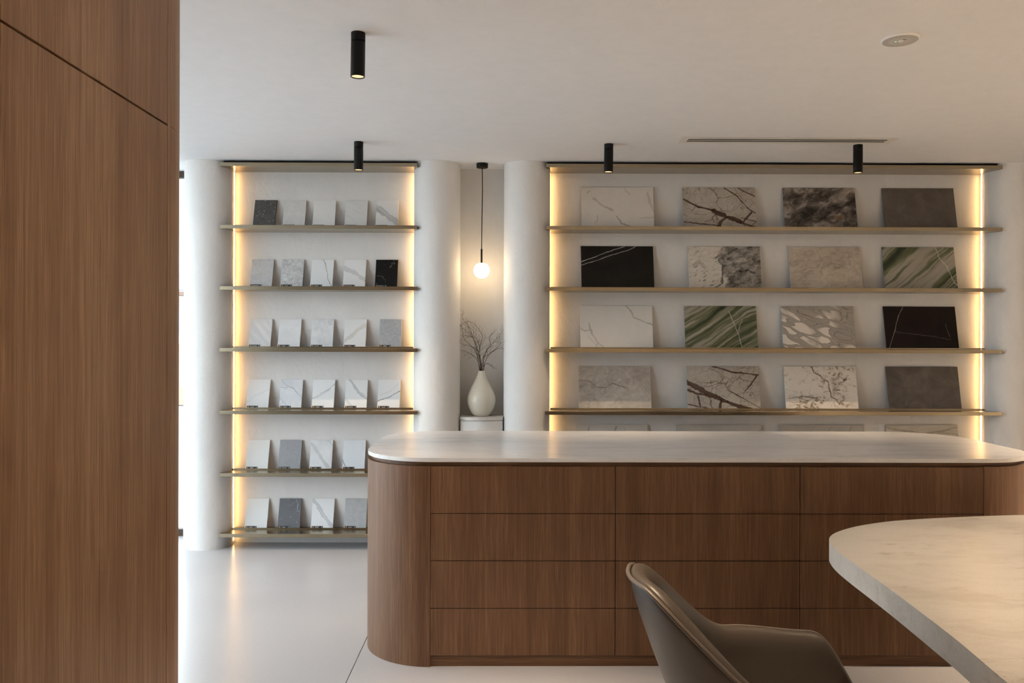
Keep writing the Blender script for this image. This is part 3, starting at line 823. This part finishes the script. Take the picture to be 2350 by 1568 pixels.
def bidasar(name, veins, seed):
    return large(name, base=(0.47, 0.44, 0.395), var=(0.35, 0.315, 0.27), var_scale=5, net=(9, 0.04, BR2, 0.95), veins=veins, wob=(0.010, 14), seed=seed, rough=0.25)
large_rows = [
 [(0.7890, 0.515, large('pn_white_smudge', base=(0.63, 0.60, 0.56), var=(0.60, 0.57, 0.53), veins=(
     (((0.17, 0.28), (0.28, 0.44), (0.42, 0.56)), 0.011, (0.27, 0.235, 0.20), 0.6, 0.9), (((0.48, 0.70), (0.54, 0.80), (0.55, 0.88), (0.72, 0.97)), 0.004, (0.20, 0.17, 0.145), 0.7, 0.6),
     (((0.92, 0.12), (0.94, 0.30), (0.93, 0.38), (1.0, 0.56)), 0.010, (0.28, 0.245, 0.21), 0.6, 0.9), (((0.0, 0.99), (0.13, 0.99)), 0.014, (0.16, 0.15, 0.12), 0.8, 0.6),
     (((0.08, 0.15), (0.13, 0.09)), 0.005, (0.20, 0.17, 0.14), 0.7, 0.7), (((0.60, 0.04), (0.68, 0.16)), 0.010, (0.35, 0.31, 0.27), 0.5, 0.9), (((0.22, 0.68), (0.22, 0.82), (0.18, 0.90)), 0.003, (0.24, 0.20, 0.17), 0.6, 0.7), (((0.80, 0.74), (0.98, 0.72)), 0.004, (0.3, 0.26, 0.22), 0.5, 0.8)), wob=(0.02, 16), seed=31), 'white stone panel with scattered brown smudges'),
  (1.5151, 0.515, bidasar('pn_bidasar_a', (
     (((-0.01, 0.28), (0.2, 0.46), (0.42, 0.57)), 0.0065, BR, 0.97, 0.4), (((0.42, 0.57), (0.60, 0.72), (0.78, 0.83)), 0.016, BR, 0.97, 0.3), (((0.78, 0.83), (1.01, 0.98)), 0.007, BR, 0.97, 0.4),
     (((0.47, 1.02), (0.50, 0.84), (0.60, 0.72)), 0.011, BR, 0.97, 0.3), (((0.82, 0.82), (0.94, 0.60)), 0.008, BR, 0.95, 0.3), (((0.58, 0.02), (0.76, 0.22), (0.88, 0.48), (1.0, 0.62)), 0.004, BR, 0.9, 0.5),
     (((-0.01, 0.83), (0.45, 0.92)), 0.004, BR, 0.9, 0.5), (((0.76, 0.0), (1.0, 0.22)), 0.006, BR, 0.9, 0.5), (((0.8, 0.74), (1.0, 0.82)), 0.005, BR, 0.9, 0.5)), 32), 'beige stone panel with dark brown root-like veins'),
  (2.2324, 0.515, large('pn_cloud', fn=f_cloud, base=W_, seed=33), 'stormy black, brown and cream stone panel'),
  (2.9426, 0.515, large('pn_taupe_a', base=(0.092, 0.078, 0.068), var=(0.125, 0.108, 0.094), var_scale=12, seed=34, rough=0.5), 'plain dark taupe stone panel')],
 [(0.7895, 0.515, large('pn_black_a', base=(0.007, 0.006, 0.005), var=(0.012, 0.011, 0.009), veins=(
     (((-0.01, 0.38), (0.22, 0.24), (0.46, 0.08), (0.62, 0.0)), 0.0032, (0.45, 0.43, 0.40), 0.8, 0.6), (((-0.01, 0.46), (0.25, 0.32), (0.48, 0.18), (0.65, 0.10), (0.76, 0.01)), 0.0028, (0.40, 0.38, 0.36), 0.7, 0.6)), wob=(0.008, 14), seed=35, rough=0.28), 'black stone panel with two white diagonal veins'),
  (1.5534, 0.515, large('pn_granite', fn=f_granite, base=W_, veins=((((0.36, 0.98), (0.46, 0.88), (0.48, 0.45), (0.42, 0.32), (0.58, 0.14), (0.68, 0.06)), 0.010, (0.012, 0.011, 0.010), 0.85, 0.8), (((0.08, 0.42), (0.16, 0.36), (0.2, 0.48)), 0.02, (0.22, 0.2, 0.18), 0.6, 0.7)), wob=(0.03, 14), seed=36), 'black and white blotched granite panel'),
  (2.2742, 0.515, large('pn_beige', fn=f_fine((0.27, 0.225, 0.175), (0.44, 0.39, 0.325), (0.55, 0.50, 0.43), 12, 1.6), base=W_, seed=37), 'beige fine-veined quartzite panel'),
  (2.9455, 0.515, large('pn_green_a', fn=f_green(38, 0.60, 0.64, 1.25), base=W_, veins=((((0.74, 0.0), (0.78, 0.25), (0.88, 0.46), (0.93, 0.75), (1.0, 0.9)), 0.004, (0.48, 0.46, 0.42), 0.8, 0.5),), wob=(0.015, 18), seed=38), 'green and grey striped marble panel')],
 [(0.7838, 0.515, large('pn_white_vein', base=(0.64, 0.625, 0.595), var=(0.61, 0.595, 0.565), veins=(
     (((0.12, 0.42), (0.16, 0.68), (0.24, 0.88), (0.35, 1.02)), 0.0075, (0.33, 0.32, 0.30), 0.8, 0.75), (((0.0, 0.52), (0.06, 0.60), (0.13, 0.56)), 0.005, (0.33, 0.32, 0.3), 0.7, 0.7), (((0.10, 0.70), (0.20, 0.92)), 0.005, (0.38, 0.37, 0.35), 0.6, 0.8),
     (((0.63, -0.02), (0.71, 0.14), (0.74, 0.28), (0.86, 0.36), (1.02, 0.45)), 0.0065, (0.33, 0.32, 0.30), 0.8, 0.75), (((0.24, 0.88), (0.20, 1.0)), 0.004, (0.38, 0.37, 0.35), 0.6, 0.8)), wob=(0.014, 16), seed=39), 'white stone panel with grey corner veins'),
  (1.5274, 0.515, large('pn_green_b', fn=f_green(33, 0.57, 0.62, 1.6), base=W_, veins=((((0.62, 0.12), (0.68, 0.40), (0.74, 0.70), (0.78, 1.0)), 0.003, (0.50, 0.48, 0.43), 0.8, 0.5), (((0.74, 0.6), (0.8, 0.3)), 0.0025, (0.50, 0.48, 0.43), 0.6, 0.5)), wob=(0.012, 18), seed=40), 'deep green densely banded marble panel'),
  (2.2220, 0.515, large('pn_calacatta', fn=f_calacatta, base=W_, seed=41), 'grey and white marbled panel with pale islands'),
  (2.9553, 0.515, large('pn_black_b', base=(0.006, 0.0035, 0.003), var=(0.013, 0.006, 0.005), veins=(
     (((0.27, 0.0), (0.20, 0.25), (0.12, 0.62), (0.04, 0.98)), 0.0022, (0.36, 0.32, 0.27), 0.7, 0.6), (((0.14, 0.60), (0.45, 0.66), (0.9, 0.78)), 0.0015, (0.3, 0.26, 0.22), 0.5, 0.7), (((0.84, 0.40), (0.89, 0.72)), 0.0015, (0.34, 0.30, 0.26), 0.55, 0.7)), wob=(0.012, 16), seed=42, rough=0.28), 'black stone panel with hair-thin pale cracks')],
 [(0.7730, 0.515, large('pn_greige', fn=f_fine((0.27, 0.24, 0.215), (0.42, 0.385, 0.345), (0.54, 0.505, 0.46), 24, 1.3, 16), base=W_, veins=((((0.0, 0.32), (0.15, 0.36), (0.25, 0.50), (0.38, 0.50), (0.46, 0.40), (0.66, 0.52)), 0.003, (0.15, 0.125, 0.105), 0.8, 0.6),), wob=(0.012, 14), seed=43), 'greige stone panel with one wavy dark line'),
  (1.5465, 0.515, bidasar('pn_bidasar_b', (
     (((-0.01, 0.38), (0.15, 0.50), (0.30, 0.66), (0.55, 0.83)), 0.016, BR, 0.97, 0.3), (((0.55, 0.83), (0.72, 0.94), (0.95, 1.03)), 0.014, BR, 0.97, 0.3), (((0.36, 0.0), (0.65, 0.14), (1.01, 0.21)), 0.006, BR, 0.95, 0.4),
     (((0.97, 0.22), (0.88, 0.42), (0.80, 0.58)), 0.005, BR, 0.95, 0.4), (((0.46, 0.78), (0.44, 1.0)), 0.009, BR, 0.95, 0.3), (((0.14, 0.70), (0.17, 0.92)), 0.007, BR, 0.95, 0.3), (((0.0, 0.55), (0.14, 0.64), (0.26, 0.66)), 0.008, BR, 0.95, 0.3),
     (((0.55, 0.55), (0.78, 0.76), (1.0, 0.98)), 0.003, BR, 0.9, 0.5), (((0.0, 0.88), (0.25, 0.98)), 0.005, BR, 0.9, 0.5)), 44), 'pale stone panel with a thick rust-brown diagonal vein'),
  (2.2424, 0.515, large('pn_flecks', fn=f_flecks, base=W_, veins=((((0.38, 0.02), (0.42, 0.14), (0.60, 0.36), (0.62, 0.55), (0.64, 0.70), (0.74, 0.88)), 0.006, (0.11, 0.075, 0.045), 0.9, 0.5), (((0.05, 0.74), (0.25, 0.70), (0.45, 0.74), (0.5, 0.84)), 0.006, (0.11, 0.08, 0.05), 0.7, 0.6), (((0.66, 0.3), (0.70, 0.62)), 0.02, (0.34, 0.31, 0.275), 0.7, 0.8)), wob=(0.02, 22), seed=45), 'cream stone panel with brown crackle clusters'),
  (2.9756, 0.515, large('pn_taupe_b', base=(0.080, 0.068, 0.060), var=(0.135, 0.118, 0.104), var_scale=8, seed=46, rough=0.5), 'cloudy dark taupe stone panel')],
 [(0.7538, 0.515, large('pn_peek_a', base=(0.56, 0.535, 0.505), var=(0.53, 0.505, 0.475), veins=((((0.20, 0.0), (0.16, 0.20), (0.2, 0.4)), 0.006, (0.25, 0.24, 0.225), 0.8, 0.6), (((0.57, 0.0), (0.52, 0.16), (0.45, 0.2)), 0.007, (0.22, 0.21, 0.2), 0.8, 0.6), (((0.68, 0.05), (0.72, 0.2)), 0.003, (0.3, 0.29, 0.27), 0.6, 0.6)), seed=47), 'off-white panel with two dark grey marks'),
  (1.5228, 0.618, large('pn_peek_b', w=0.618, base=(0.47, 0.455, 0.435), var=(0.42, 0.405, 0.385), veins=((((0.4, 0.0), (0.48, 0.2)), 0.004, (0.33, 0.315, 0.3), 0.6, 0.7), (((0.93, 0.16), (0.99, 0.04)), 0.007, (0.26, 0.25, 0.24), 0.7, 0.7)), seed=48), 'wide light grey panel with faint blotches'),
  (2.2548, 0.618, large('pn_peek_c', w=0.618, base=(0.45, 0.425, 0.395), var=(0.41, 0.385, 0.355), veins=((((0.42, 0.0), (0.36, 0.22)), 0.005, (0.27, 0.25, 0.23), 0.7, 0.7), (((0.62, 0.02), (0.54, 0.22)), 0.006, (0.27, 0.25, 0.23), 0.7, 0.7), (((0.85, 0.0), (0.78, 0.22)), 0.006, (0.28, 0.26, 0.24), 0.7, 0.7)), seed=49), 'wide warm grey panel with slanting veins'),
  (2.9763, 0.515, large('pn_peek_d', base=(0.52, 0.48, 0.42), var=(0.42, 0.385, 0.33), var_scale=5, aniso=(6, (1, 1, 6)), veins=((((-0.02, 0.02), (0.3, 0.12), (0.55, 0.16), (1.0, 0.02)), 0.007, (0.22, 0.19, 0.15), 0.75, 0.6), (((0.3, 0.22), (0.7, 0.12), (1.0, 0.18)), 0.008, (0.27, 0.24, 0.19), 0.6, 0.7)), seed=50), 'beige panel with wavy olive layers')],
]
rowtxt = ['on the second wide shelf', 'on the third wide shelf', 'on the fourth wide shelf', 'on the fifth wide shelf', 'peeking above the counter']
for i, row in enumerate(large_rows):
    z = SHELF_Z[i + 1]
    for x, w, mat, lb in row:
        hh = 0.31 if i < 4 else 0.322
        add_tile(mat, x, z, w, hh, 11.2, lb + ' ' + rowtxt[i], 'large stone sample', 'large stone panels on the wide shelves', t=0.010)

# ================================================================== niche: pedestal, vase, branches, pendant
NX = (COL_X[1] + COL_X[2]) / 2
ped = empty('pedestal', (NX, 5.9, 0), 'white bow-fronted pedestal with marble top in the niche', 'pedestal')
def bow(x0, x1, yb, yf, bulge, n=20):
    pts = []
    for i in range(n + 1):
        u = -1 + 2 * i / n
        pts.append(((x0 + x1) / 2 + u * (x1 - x0) / 2, yf - bulge * (1 - u * u)))
    return pts + [(x1, yb), (x0, yb)]
obj('body', prism(bow(NX - 0.148, NX + 0.148, NICHE_Y - 0.002, 5.80, 0.055), 0.0, 0.885), PLASTER, ped, smooth=True)
obj('marble_top', prism(bow(NX - 0.151, NX + 0.151, NICHE_Y - 0.002, 5.795, 0.057), 0.888, 0.911, 0.002, 1), mat_slab('white_marble_cap', (0.66, 0.64, 0.61), (0.58, 0.56, 0.53), (0.40, 0.38, 0.36)), ped, smooth=True)

VX, VY, VZ = -0.1750, 5.875, 0.9115
vase_prof = [(0.0, 0.0), (0.050, 0.0), (0.055, 0.003), (0.072, 0.022), (0.090, 0.055), (0.1005, 0.090), (0.1015, 0.118), (0.096, 0.148), (0.083, 0.182), (0.066, 0.215), (0.049, 0.247), (0.036, 0.275), (0.0265, 0.300), (0.0225, 0.316), (0.0215, 0.319),
             (0.0185, 0.318), (0.019, 0.300), (0.030, 0.265), (0.060, 0.21), (0.09, 0.14), (0.085, 0.07), (0.045, 0.012), (0.0, 0.012)]
pp = catmull([(r, 0, z) for r, z in vase_prof[1:15]], 4)
prof = [(0.0, 0.0)] + [(p.x, p.z) for p in pp] + vase_prof[15:]
v = obj('vase', lathe(prof, 0, 0, 48, close=False), CERAMIC, smooth=True, local=True, angle=70)
v.location = (VX, VY, VZ)
tag(v, 'glossy cream teardrop vase standing on the niche pedestal', 'vase')

def px(points, dy):
    out = []
    for i, (a, b) in enumerate(points):
        f_ = i / max(1, len(points) - 1)
        out.append(Vector(((a - 340) * 0.000592, dy * f_, (790 - b) * 0.000592)))
    return out
stems = [[(322, 830), (320, 785), (285, 650), (180, 570), (90, 540), (10, 485)], [(325, 830), (318, 785), (290, 600), (240, 400), (190, 260), (130, 190), (105, 115)],
         [(328, 830), (325, 785), (310, 640), (260, 430), (170, 330), (80, 235)], [(330, 830), (330, 785), (320, 600), (290, 420), (210, 380), (85, 370)],
         [(332, 830), (335, 785), (300, 560), (200, 490), (110, 470), (28, 400)], [(344, 830), (345, 785), (318, 520), (350, 390), (300, 280), (195, 200), (40, 260)],
         [(345, 830), (340, 785), (390, 580), (470, 470), (540, 380), (603, 295)], [(350, 830), (350, 785), (420, 610), (550, 520), (640, 535), (686, 495)],
         [(352, 830), (358, 785), (372, 600), (440, 480), (430, 395), (465, 340)], [(355, 830), (368, 780), (385, 712), (440, 705), (495, 765)],
         [(324, 830), (318, 785), (270, 560), (130, 400), (115, 300), (28, 150)], [(348, 830), (342, 785), (352, 640), (440, 580), (540, 500), (575, 448)],
         [(338, 830), (336, 785), (322, 640), (285, 520), (255, 400), (240, 260)]]
branch_labels = {0: 'lowest bare branch arching far left out of the cream vase', 1: 'tallest bare branch in the cream vase, its tip highest of all',
                 5: 'bare branch bending over leftward at its hooked top, in the vase', 6: 'bare branch rising steeply to the upper right of the vase',
                 7: 'longest bare branch reaching right, with an upturned tip, in the vase', 9: 'short drooping bare twig at the right of the vase mouth',
                 10: 'bare branch whose tip ends farthest to the upper left of the vase'}
rng = random.Random(11)
for si, st in enumerate(stems):
    dy = rng.uniform(-0.07, 0.05)
    path = catmull(px(st, dy), 5)
    path = [p + Vector((rng.uniform(-1, 1), rng.uniform(-1, 1), rng.uniform(-1, 1))) * 0.0016 if i > 6 else p for i, p in enumerate(path)]
    bm = bmesh.new()
    n = len(path)
    b_tube(bm, path, [0.0022 * (1 - 0.70 * i / n) for i in range(n)], 5)
    for k in range(9, n - 1):
        if rng.random() < 0.62:
            d = (path[k + 1] - path[k - 1]).normalized()
            sgn = rng.choice((-1, 1))
            lat = Vector((-d.z, rng.uniform(-0.5, 0.5), d.x)) * sgn
            ln = rng.uniform(0.025, 0.075)
            dirn = (d * 0.75 + lat * 0.75).normalized()
            tw = [path[k]]
            for q in range(4):
                dirn = (dirn + Vector((rng.uniform(-1, 1) * 0.25, rng.uniform(-1, 1) * 0.2, rng.uniform(-0.2, 0.35)))).normalized()
                tw.append(tw[-1] + dirn * ln / 4)
            b_tube(bm, tw, [0.0010, 0.0009, 0.0008, 0.0007, 0.0005], 4)
            if ln > 0.05:
                d2 = (dirn + lat * -0.8).normalized()
                b_tube(bm, [tw[2], tw[2] + d2 * 0.014, tw[2] + d2 * 0.026 + Vector((0, 0, 0.004))], [0.0007, 0.0006, 0.0005], 4)
    o = obj('dry_branch', bm, TWIG_M, local=True)
    o.location = (VX, VY, VZ + 0.3185)
    tag(o, branch_labels.get(si, 'thin bare brown branch from the middle of the bunch in the vase'), 'branch', 'dry branches in the cream vase')

PX, PY = -0.171, 5.80
pen = empty('pendant_lamp', (PX, PY, CEIL), 'black pendant lamp with glowing opal globe hanging in the niche', 'lamp')
obj('canopy', lathe([(0.0, CEIL - 0.0315), (0.036, CEIL - 0.0315), (0.040, CEIL - 0.029), (0.041, CEIL - 0.001), (0.0, CEIL - 0.001)], PX, PY, 32, close=False), BLACK, pen, smooth=True)
obj('cord', tube([(PX, PY, CEIL - 0.031), (PX + 0.002, PY, 2.5), (PX - 0.001, PY, 2.3), (PX - 0.003, PY, 2.08)], 0.0032, 8), CORD_M, pen, smooth=True)
obj('stem', tube([(PX - 0.003, PY, 2.085), (PX - 0.003, PY, 1.983)], 0.0068, 12), BLACK, pen, smooth=True)
gz, gr = 1.936, 0.0555
gp = [(0.0, gz - gr)] + [(gr * math.sin(R(a)), gz - gr * math.cos(R(a))) for a in range(8, 157, 8)] + [(0.0, gz + gr * math.cos(R(25)))]
obj('globe', lathe(gp, PX - 0.002, PY, 40, close=False), GLOBE_M, pen, smooth=True)

# ================================================================== ceiling fittings
def spot(x, y, label, watts, tilt=(0.0, 0.0), size=70, blend=0.8):
    s = empty('spotlight', (x, y, CEIL), label, 'spotlight', 'black cylinder ceiling spotlights')
    r = 0.0285
    obj('ceiling_mount', lathe([(r - 0.001, CEIL - 0.034), (r, CEIL - 0.033), (r, CEIL - 0.0002), (r - 0.002, CEIL - 0.0001)], x, y, 36), BLACK, s, smooth=True)
    body = bmesh.new()
    z1, z0 = CEIL - 0.0375, CEIL - 0.176
    b_lathe(body, [(0.0, z1 + 0.0), (r - 0.0005, z1), (r, z1 - 0.001), (r, z0), (r - 0.0035, z0), (r - 0.0035, z0 + 0.045), (0.0, z0 + 0.045)], x, y, 36, close=False)
    bmesh.ops.rotate(body, verts=body.verts, cent=(x, y, z1), matrix=Matrix.Rotation(tilt[0], 3, 'X') @ Matrix.Rotation(tilt[1], 3, 'Y'))
    bo = obj('body', body, BLACK, s, smooth=True)
    obj('swivel_joint', lathe([(0.012, z1 - 0.002), (0.012, CEIL - 0.033)], x, y, 20), BLACK, s, smooth=True)
    refl = bmesh.new()
    b_lathe(refl, [(r - 0.0038, z0 + 0.004), (r - 0.006, z0 + 0.014), (r - 0.013, z0 + 0.030), (0.009, z0 + 0.036), (0.0, z0 + 0.036)], x, y, 30, close=False)
    bmesh.ops.rotate(refl, verts=refl.verts, cent=(x, y, z1), matrix=Matrix.Rotation(tilt[0], 3, 'X') @ Matrix.Rotation(tilt[1], 3, 'Y'))
    obj('reflector', refl, REFLECTOR_M, bo, smooth=True)
    ld = bpy.data.lights.new('spotlight_beam', 'SPOT')
    ld.energy = watts; ld.color = SPOT_COLOR; ld.spot_size = R(size); ld.spot_blend = blend; ld.shadow_soft_size = 0.018
    lo = bpy.data.objects.new('spotlight_beam', ld); COL.objects.link(lo)
    lo.parent = s
    M_ = Matrix.Rotation(tilt[0], 3, 'X') @ Matrix.Rotation(tilt[1], 3, 'Y')
    tip = M_ @ Vector((0, 0, z0 - 0.008 - z1))
    lo.location = Vector((0, 0, z1 - CEIL)) + tip
    lo.rotation_euler = (tilt[0], tilt[1], 0)
spot(-0.5963, 3.322, 'near black cylinder spotlight on the ceiling, closest to the camera', SPOT_SHELF_W * 0.6, tilt=(0.0, 0.012))
spot(-0.9246, 5.1755, 'black cylinder spotlight before the narrow shelf unit', SPOT_SHELF_W)
spot(0.642, 5.2053, 'black cylinder spotlight before the left half of the wide shelves', SPOT_SHELF_W, tilt=(0.0, 0.014))
spot(2.2129, 5.2003, 'black cylinder spotlight before the right half of the wide shelves', SPOT_SHELF_W)
spot(1.95, 2.35, 'black cylinder spotlight above the far end of the table', SPOT_TABLE_W, size=75)
spot(1.95, 1.35, 'black cylinder spotlight above the middle of the table', SPOT_TABLE_W, size=75)

spot(0.10, 2.50, 'added unseen fill spotlight above the aisle before the counter', SPOT_FILL_W * 0.45, size=62)  # unseen spotlights from here on are added to supply warm light
spot(3.6, 3.6, 'added unseen fill spotlight beyond the right end of the counter', SPOT_FILL_W, size=95)
spot(1.3, -0.5, 'added unseen fill spotlight above the chair aisle near the camera', SPOT_FILL_W, size=95)
spot(0.9, -1.8, 'added unseen fill spotlight behind the camera', SPOT_FILL_W, size=95)
spot(3.4, -0.6, 'added unseen fill spotlight in the right rear corner', SPOT_FILL_W, size=95)

vent = empty('air_vent', (1.73, 5.085, CEIL), 'long white linear air vent with two dark slots in the ceiling', 'vent')
vx0, vx1, vy0, vy1 = 1.066, 2.382, 5.008, 5.162
zf = CEIL - 0.003
for (a, b, c, d) in ((vx0, vx1, vy0, vy0 + 0.042), (vx0, vx1, vy1 - 0.042, vy1), (vx0, vx0 + 0.045, vy0 + 0.042, vy1 - 0.042), (vx1 - 0.045, vx1, vy0 + 0.042, vy1 - 0.042)):
    obj('frame_bar', box(a, b, c, d, zf, CEIL - 0.0002, 0.001), WHITE_PL, vent)
obj('duct_backing', box(vx0 + 0.045, vx1 - 0.045, vy0 + 0.042, vy1 - 0.042, CEIL - 0.0012, CEIL - 0.0002), DARK_PL, vent)
obj('slat', box(vx0 + 0.045, vx1 - 0.045, 5.078, 5.092, zf + 0.0005, CEIL - 0.0012), WHITE_PL, vent)
SENSOR_WHITE = plain('sensor_white_rim', (0.85, 0.85, 0.85), 0.4); SENSOR_GREY = plain('sensor_face', (0.47, 0.455, 0.44), 0.5); SENSOR_GREY2 = plain('sensor_inner_face', (0.52, 0.505, 0.49), 0.5)
sx_, sy_ = 1.598, 3.354
sen = empty('ceiling_sensor', (sx_, sy_, CEIL), 'round white motion sensor disc on the ceiling', 'sensor')
obj('face_plate', lathe([(0.0, CEIL - 0.0098), (0.0668, CEIL - 0.0098), (0.0676, CEIL - 0.009)], sx_, sy_, 56, close=False), SENSOR_GREY, sen)
obj('housing', lathe([(0.0675, CEIL - 0.009), (0.0685, CEIL - 0.0085), (0.0745, CEIL - 0.0012), (0.0745, CEIL - 0.0002)], sx_, sy_, 56, close=False), SENSOR_WHITE, sen, smooth=True, angle=25)
obj('inner_plate', lathe([(0.0, CEIL - 0.0105), (0.040, CEIL - 0.0105), (0.044, CEIL - 0.0098)], sx_, sy_, 48, close=False), SENSOR_GREY2, sen, smooth=True, angle=25)
obj('lens_bump', lathe([(0.0, CEIL - 0.0155), (0.008, CEIL - 0.0148), (0.012, CEIL - 0.0105)], sx_ + 0.002, sy_ - 0.004, 20, close=False), WHITE_PL, sen, smooth=True)
for dx, dy in ((0.004, -0.022), (0.011, -0.022), (0.013, 0.004)):
    obj('sensor_hole', lathe([(0.0, CEIL - 0.0112), (0.0026, CEIL - 0.0112), (0.0026, CEIL - 0.0105)], sx_ + dx, sy_ + dy, 12, close=False), DARK_PL, sen)
obj('indicator', lathe([(0.0, CEIL - 0.0118), (0.0022, CEIL - 0.0115), (0.0024, CEIL - 0.0105)], sx_ - 0.016, sy_ + 0.004, 12, close=False), GREEN_LED, sen)

# ================================================================== table in the right foreground
tb = empty('meeting_table', (2.1, 2.0, 0), 'thick cream marble table with rounded corners, right foreground', 'table')
half = [(1.02, 1.30), (1.035, 1.60), (1.0521, 1.7824), (1.0715, 1.9518), (1.0849, 2.1364), (1.0963, 2.329), (1.1036, 2.5029), (1.1080, 2.64), (1.1155, 2.765), (1.1310, 2.868),
        (1.1580, 2.956), (1.2100, 3.036), (1.2994, 3.1185), (1.3944, 3.1800), (1.5244, 3.2400), (1.7216, 3.2920), (1.9154, 3.3275), (2.1081, 3.3531), (2.30, 3.365)]
cl = catmull([(a, b, 0) for a, b in half], 3)
ptsA = [(p.x, p.y) for p in cl]
mx = 2.40
ptsB = [(2 * mx - x, y) for x, y in ptsA[::-1]]
my = 1.30
upper = ptsA + ptsB
lower = [(x, 2 * my - y) for x, y in upper[::-1]]
outline = []
for q in upper + lower:
    if not outline or (abs(q[0] - outline[-1][0]) + abs(q[1] - outline[-1][1])) > 1e-4:
        outline.append(q)
if abs(outline[0][0] - outline[-1][0]) + abs(outline[0][1] - outline[-1][1]) < 1e-4:
    outline.pop()
obj('table_top', prism(outline, 0.678, 0.75, 0.004, 3), TABLE_STONE, tb, smooth=True)
obj('pedestal_base', prism(rrect(2.0, 2.8, 0.5, 2.1, 0.3, 12), 0.0, 0.678), WOOD, tb, smooth=True)

# ================================================================== leather tub chair
def make_chair(loc, rotz):
    ch = empty('tub_chair', loc, 'taupe leather tub chair with piped rim beside the table', 'chair')
    NU = 56
    def plan(s):
        """s in -1..1 round the U: near arm front -> back -> far arm front; returns point, outward normal"""
        hw, xb, xf = 0.285, -0.27, 0.355
        rb = 0.27
        straight = xf - (xb + rb)
        arc_len = math.pi * rb
        total = 2 * straight + arc_len
        d = (s + 1) / 2 * total
        sy = hw / rb
        if d < straight:
            return Vector((xf - d, -hw, 0)), Vector((0, -1, 0))
        if d < straight + arc_len:
            a = -math.pi / 2 - (d - straight) / rb
            n = Vector((math.cos(a), math.sin(a), 0))
            return Vector((xb + rb + rb * n.x, rb * n.y * sy, 0)), n
        e = d - straight - arc_len
        return Vector((xb + rb + e, hw, 0)), Vector((0, 1, 0))
    def sm(a, b, x):
        t = max(0, min(1, (x - a) / (b - a))); return t * t * (3 - 2 * t)
    ARM, BACK = 0.600, 0.852
    def rim(s):
        a = abs(s)
        h = BACK - 0.004 * (a / 0.2) ** 2 * (1 if a < 0.2 else 1)
        h = BACK + (ARM + 0.016 - BACK) * sm(0.10, 0.49, a)
        h -= 0.016 * sm(0.50, 0.80, a)
        h -= 0.20 * sm(0.77, 1.0, a) ** 1.8
        return h
    BASE = 0.36
    def pt(s, off, z):
        p, n = plan(s)
        f_ = max(0.0, (z - BASE) / 0.5)
        flare = -0.075 + 0.115 * math.sqrt(min(1, f_ * 1.15)) if f_ > 0 else -0.075
        back = max(0.0, -n.x)
        q = p + n * (flare + off)
        q.x -= 0.075 * back * max(0, z - 0.5) / 0.36
        q.z = z
        return q
    def section(s):
        h = rim(s)
        th = 0.042 + 0.012 * (1 - sm(0.2, 0.6, abs(s)))
        out = []
        for k in range(9):
            out.append(pt(s, 0.0 - 0.004 * (k == 0), BASE + (h - 0.014 - BASE) * k / 8))
        out.append(pt(s, -0.010, h - 0.001)); out.append(pt(s, -0.022, h + 0.002)); out.append(pt(s, -th + 0.007, h - 0.004))
        for k in range(7, -1, -1):
            out.append(pt(s, -th - 0.012 * (1 - k / 8), BASE + 0.05 + (h - 0.016 - BASE - 0.05) * k / 7.6))
        return out
    bm = bmesh.new()
    secs = [[bm.verts.new(p) for p in section(-1 + 2 * i / NU)] for i in range(NU + 1)]
    for i in range(NU):
        for k in range(len(secs[0]) - 1):
            bm.faces.new((secs[i][k], secs[i + 1][k], secs[i + 1][k + 1], secs[i][k + 1]))
    bm.faces.new(secs[0]); bm.faces.new(secs[-1][::-1])
    sh = obj('shell', bm, LEATHER, ch, smooth=True, local=True, angle=60)
    md = sh.modifiers.new('smooth', 'SUBSURF'); md.levels = 1; md.render_levels = 1
    path = [pt(-1 + 2 * i / 80, 0.001, rim(-1 + 2 * i / 80) - 0.006) for i in range(81)]
    path = catmull(path, 2)
    obj('piping', tube(path, 0.0055, 8), LEATHER_PIPE, ch, smooth=True, local=True)
    for sgn in (-1, 1):
        s = 0.46 * sgn
        h = rim(s)
        line = [pt(s, -0.0405 - 0.012 * (1 - k / 8) , BASE + 0.06 + (h - 0.022 - BASE - 0.06) * k / 8) for k in range(9)]
        obj('seam', tube(line, 0.0016, 6), THREAD, sh, local=True)
    seat = rrect(-0.19, 0.29, -0.245, 0.245, 0.16, 12)
    obj('seat_cushion', prism(seat, 0.36, 0.455, 0.03, 4), LEATHER, ch, smooth=True, local=True)
    obj('base_pan', prism(rrect(-0.17, 0.23, -0.2, 0.2, 0.14, 10), 0.335, 0.365, 0.008, 2), LEATHER, ch, smooth=True, local=True)
    for a, b in ((-1, -1), (-1, 1), (1, -1), (1, 1)):
        obj('leg', tube([(a * 0.13 + 0.02, b * 0.15, 0.34), (a * 0.22 + 0.02, b * 0.23, 0.0)], [0.016, 0.010], 12), BLACK, ch, smooth=True, local=True)
    ch.rotation_euler = (0, 0, rotz)
    return ch
make_chair((0.705, 2.16, 0.0), R(0))
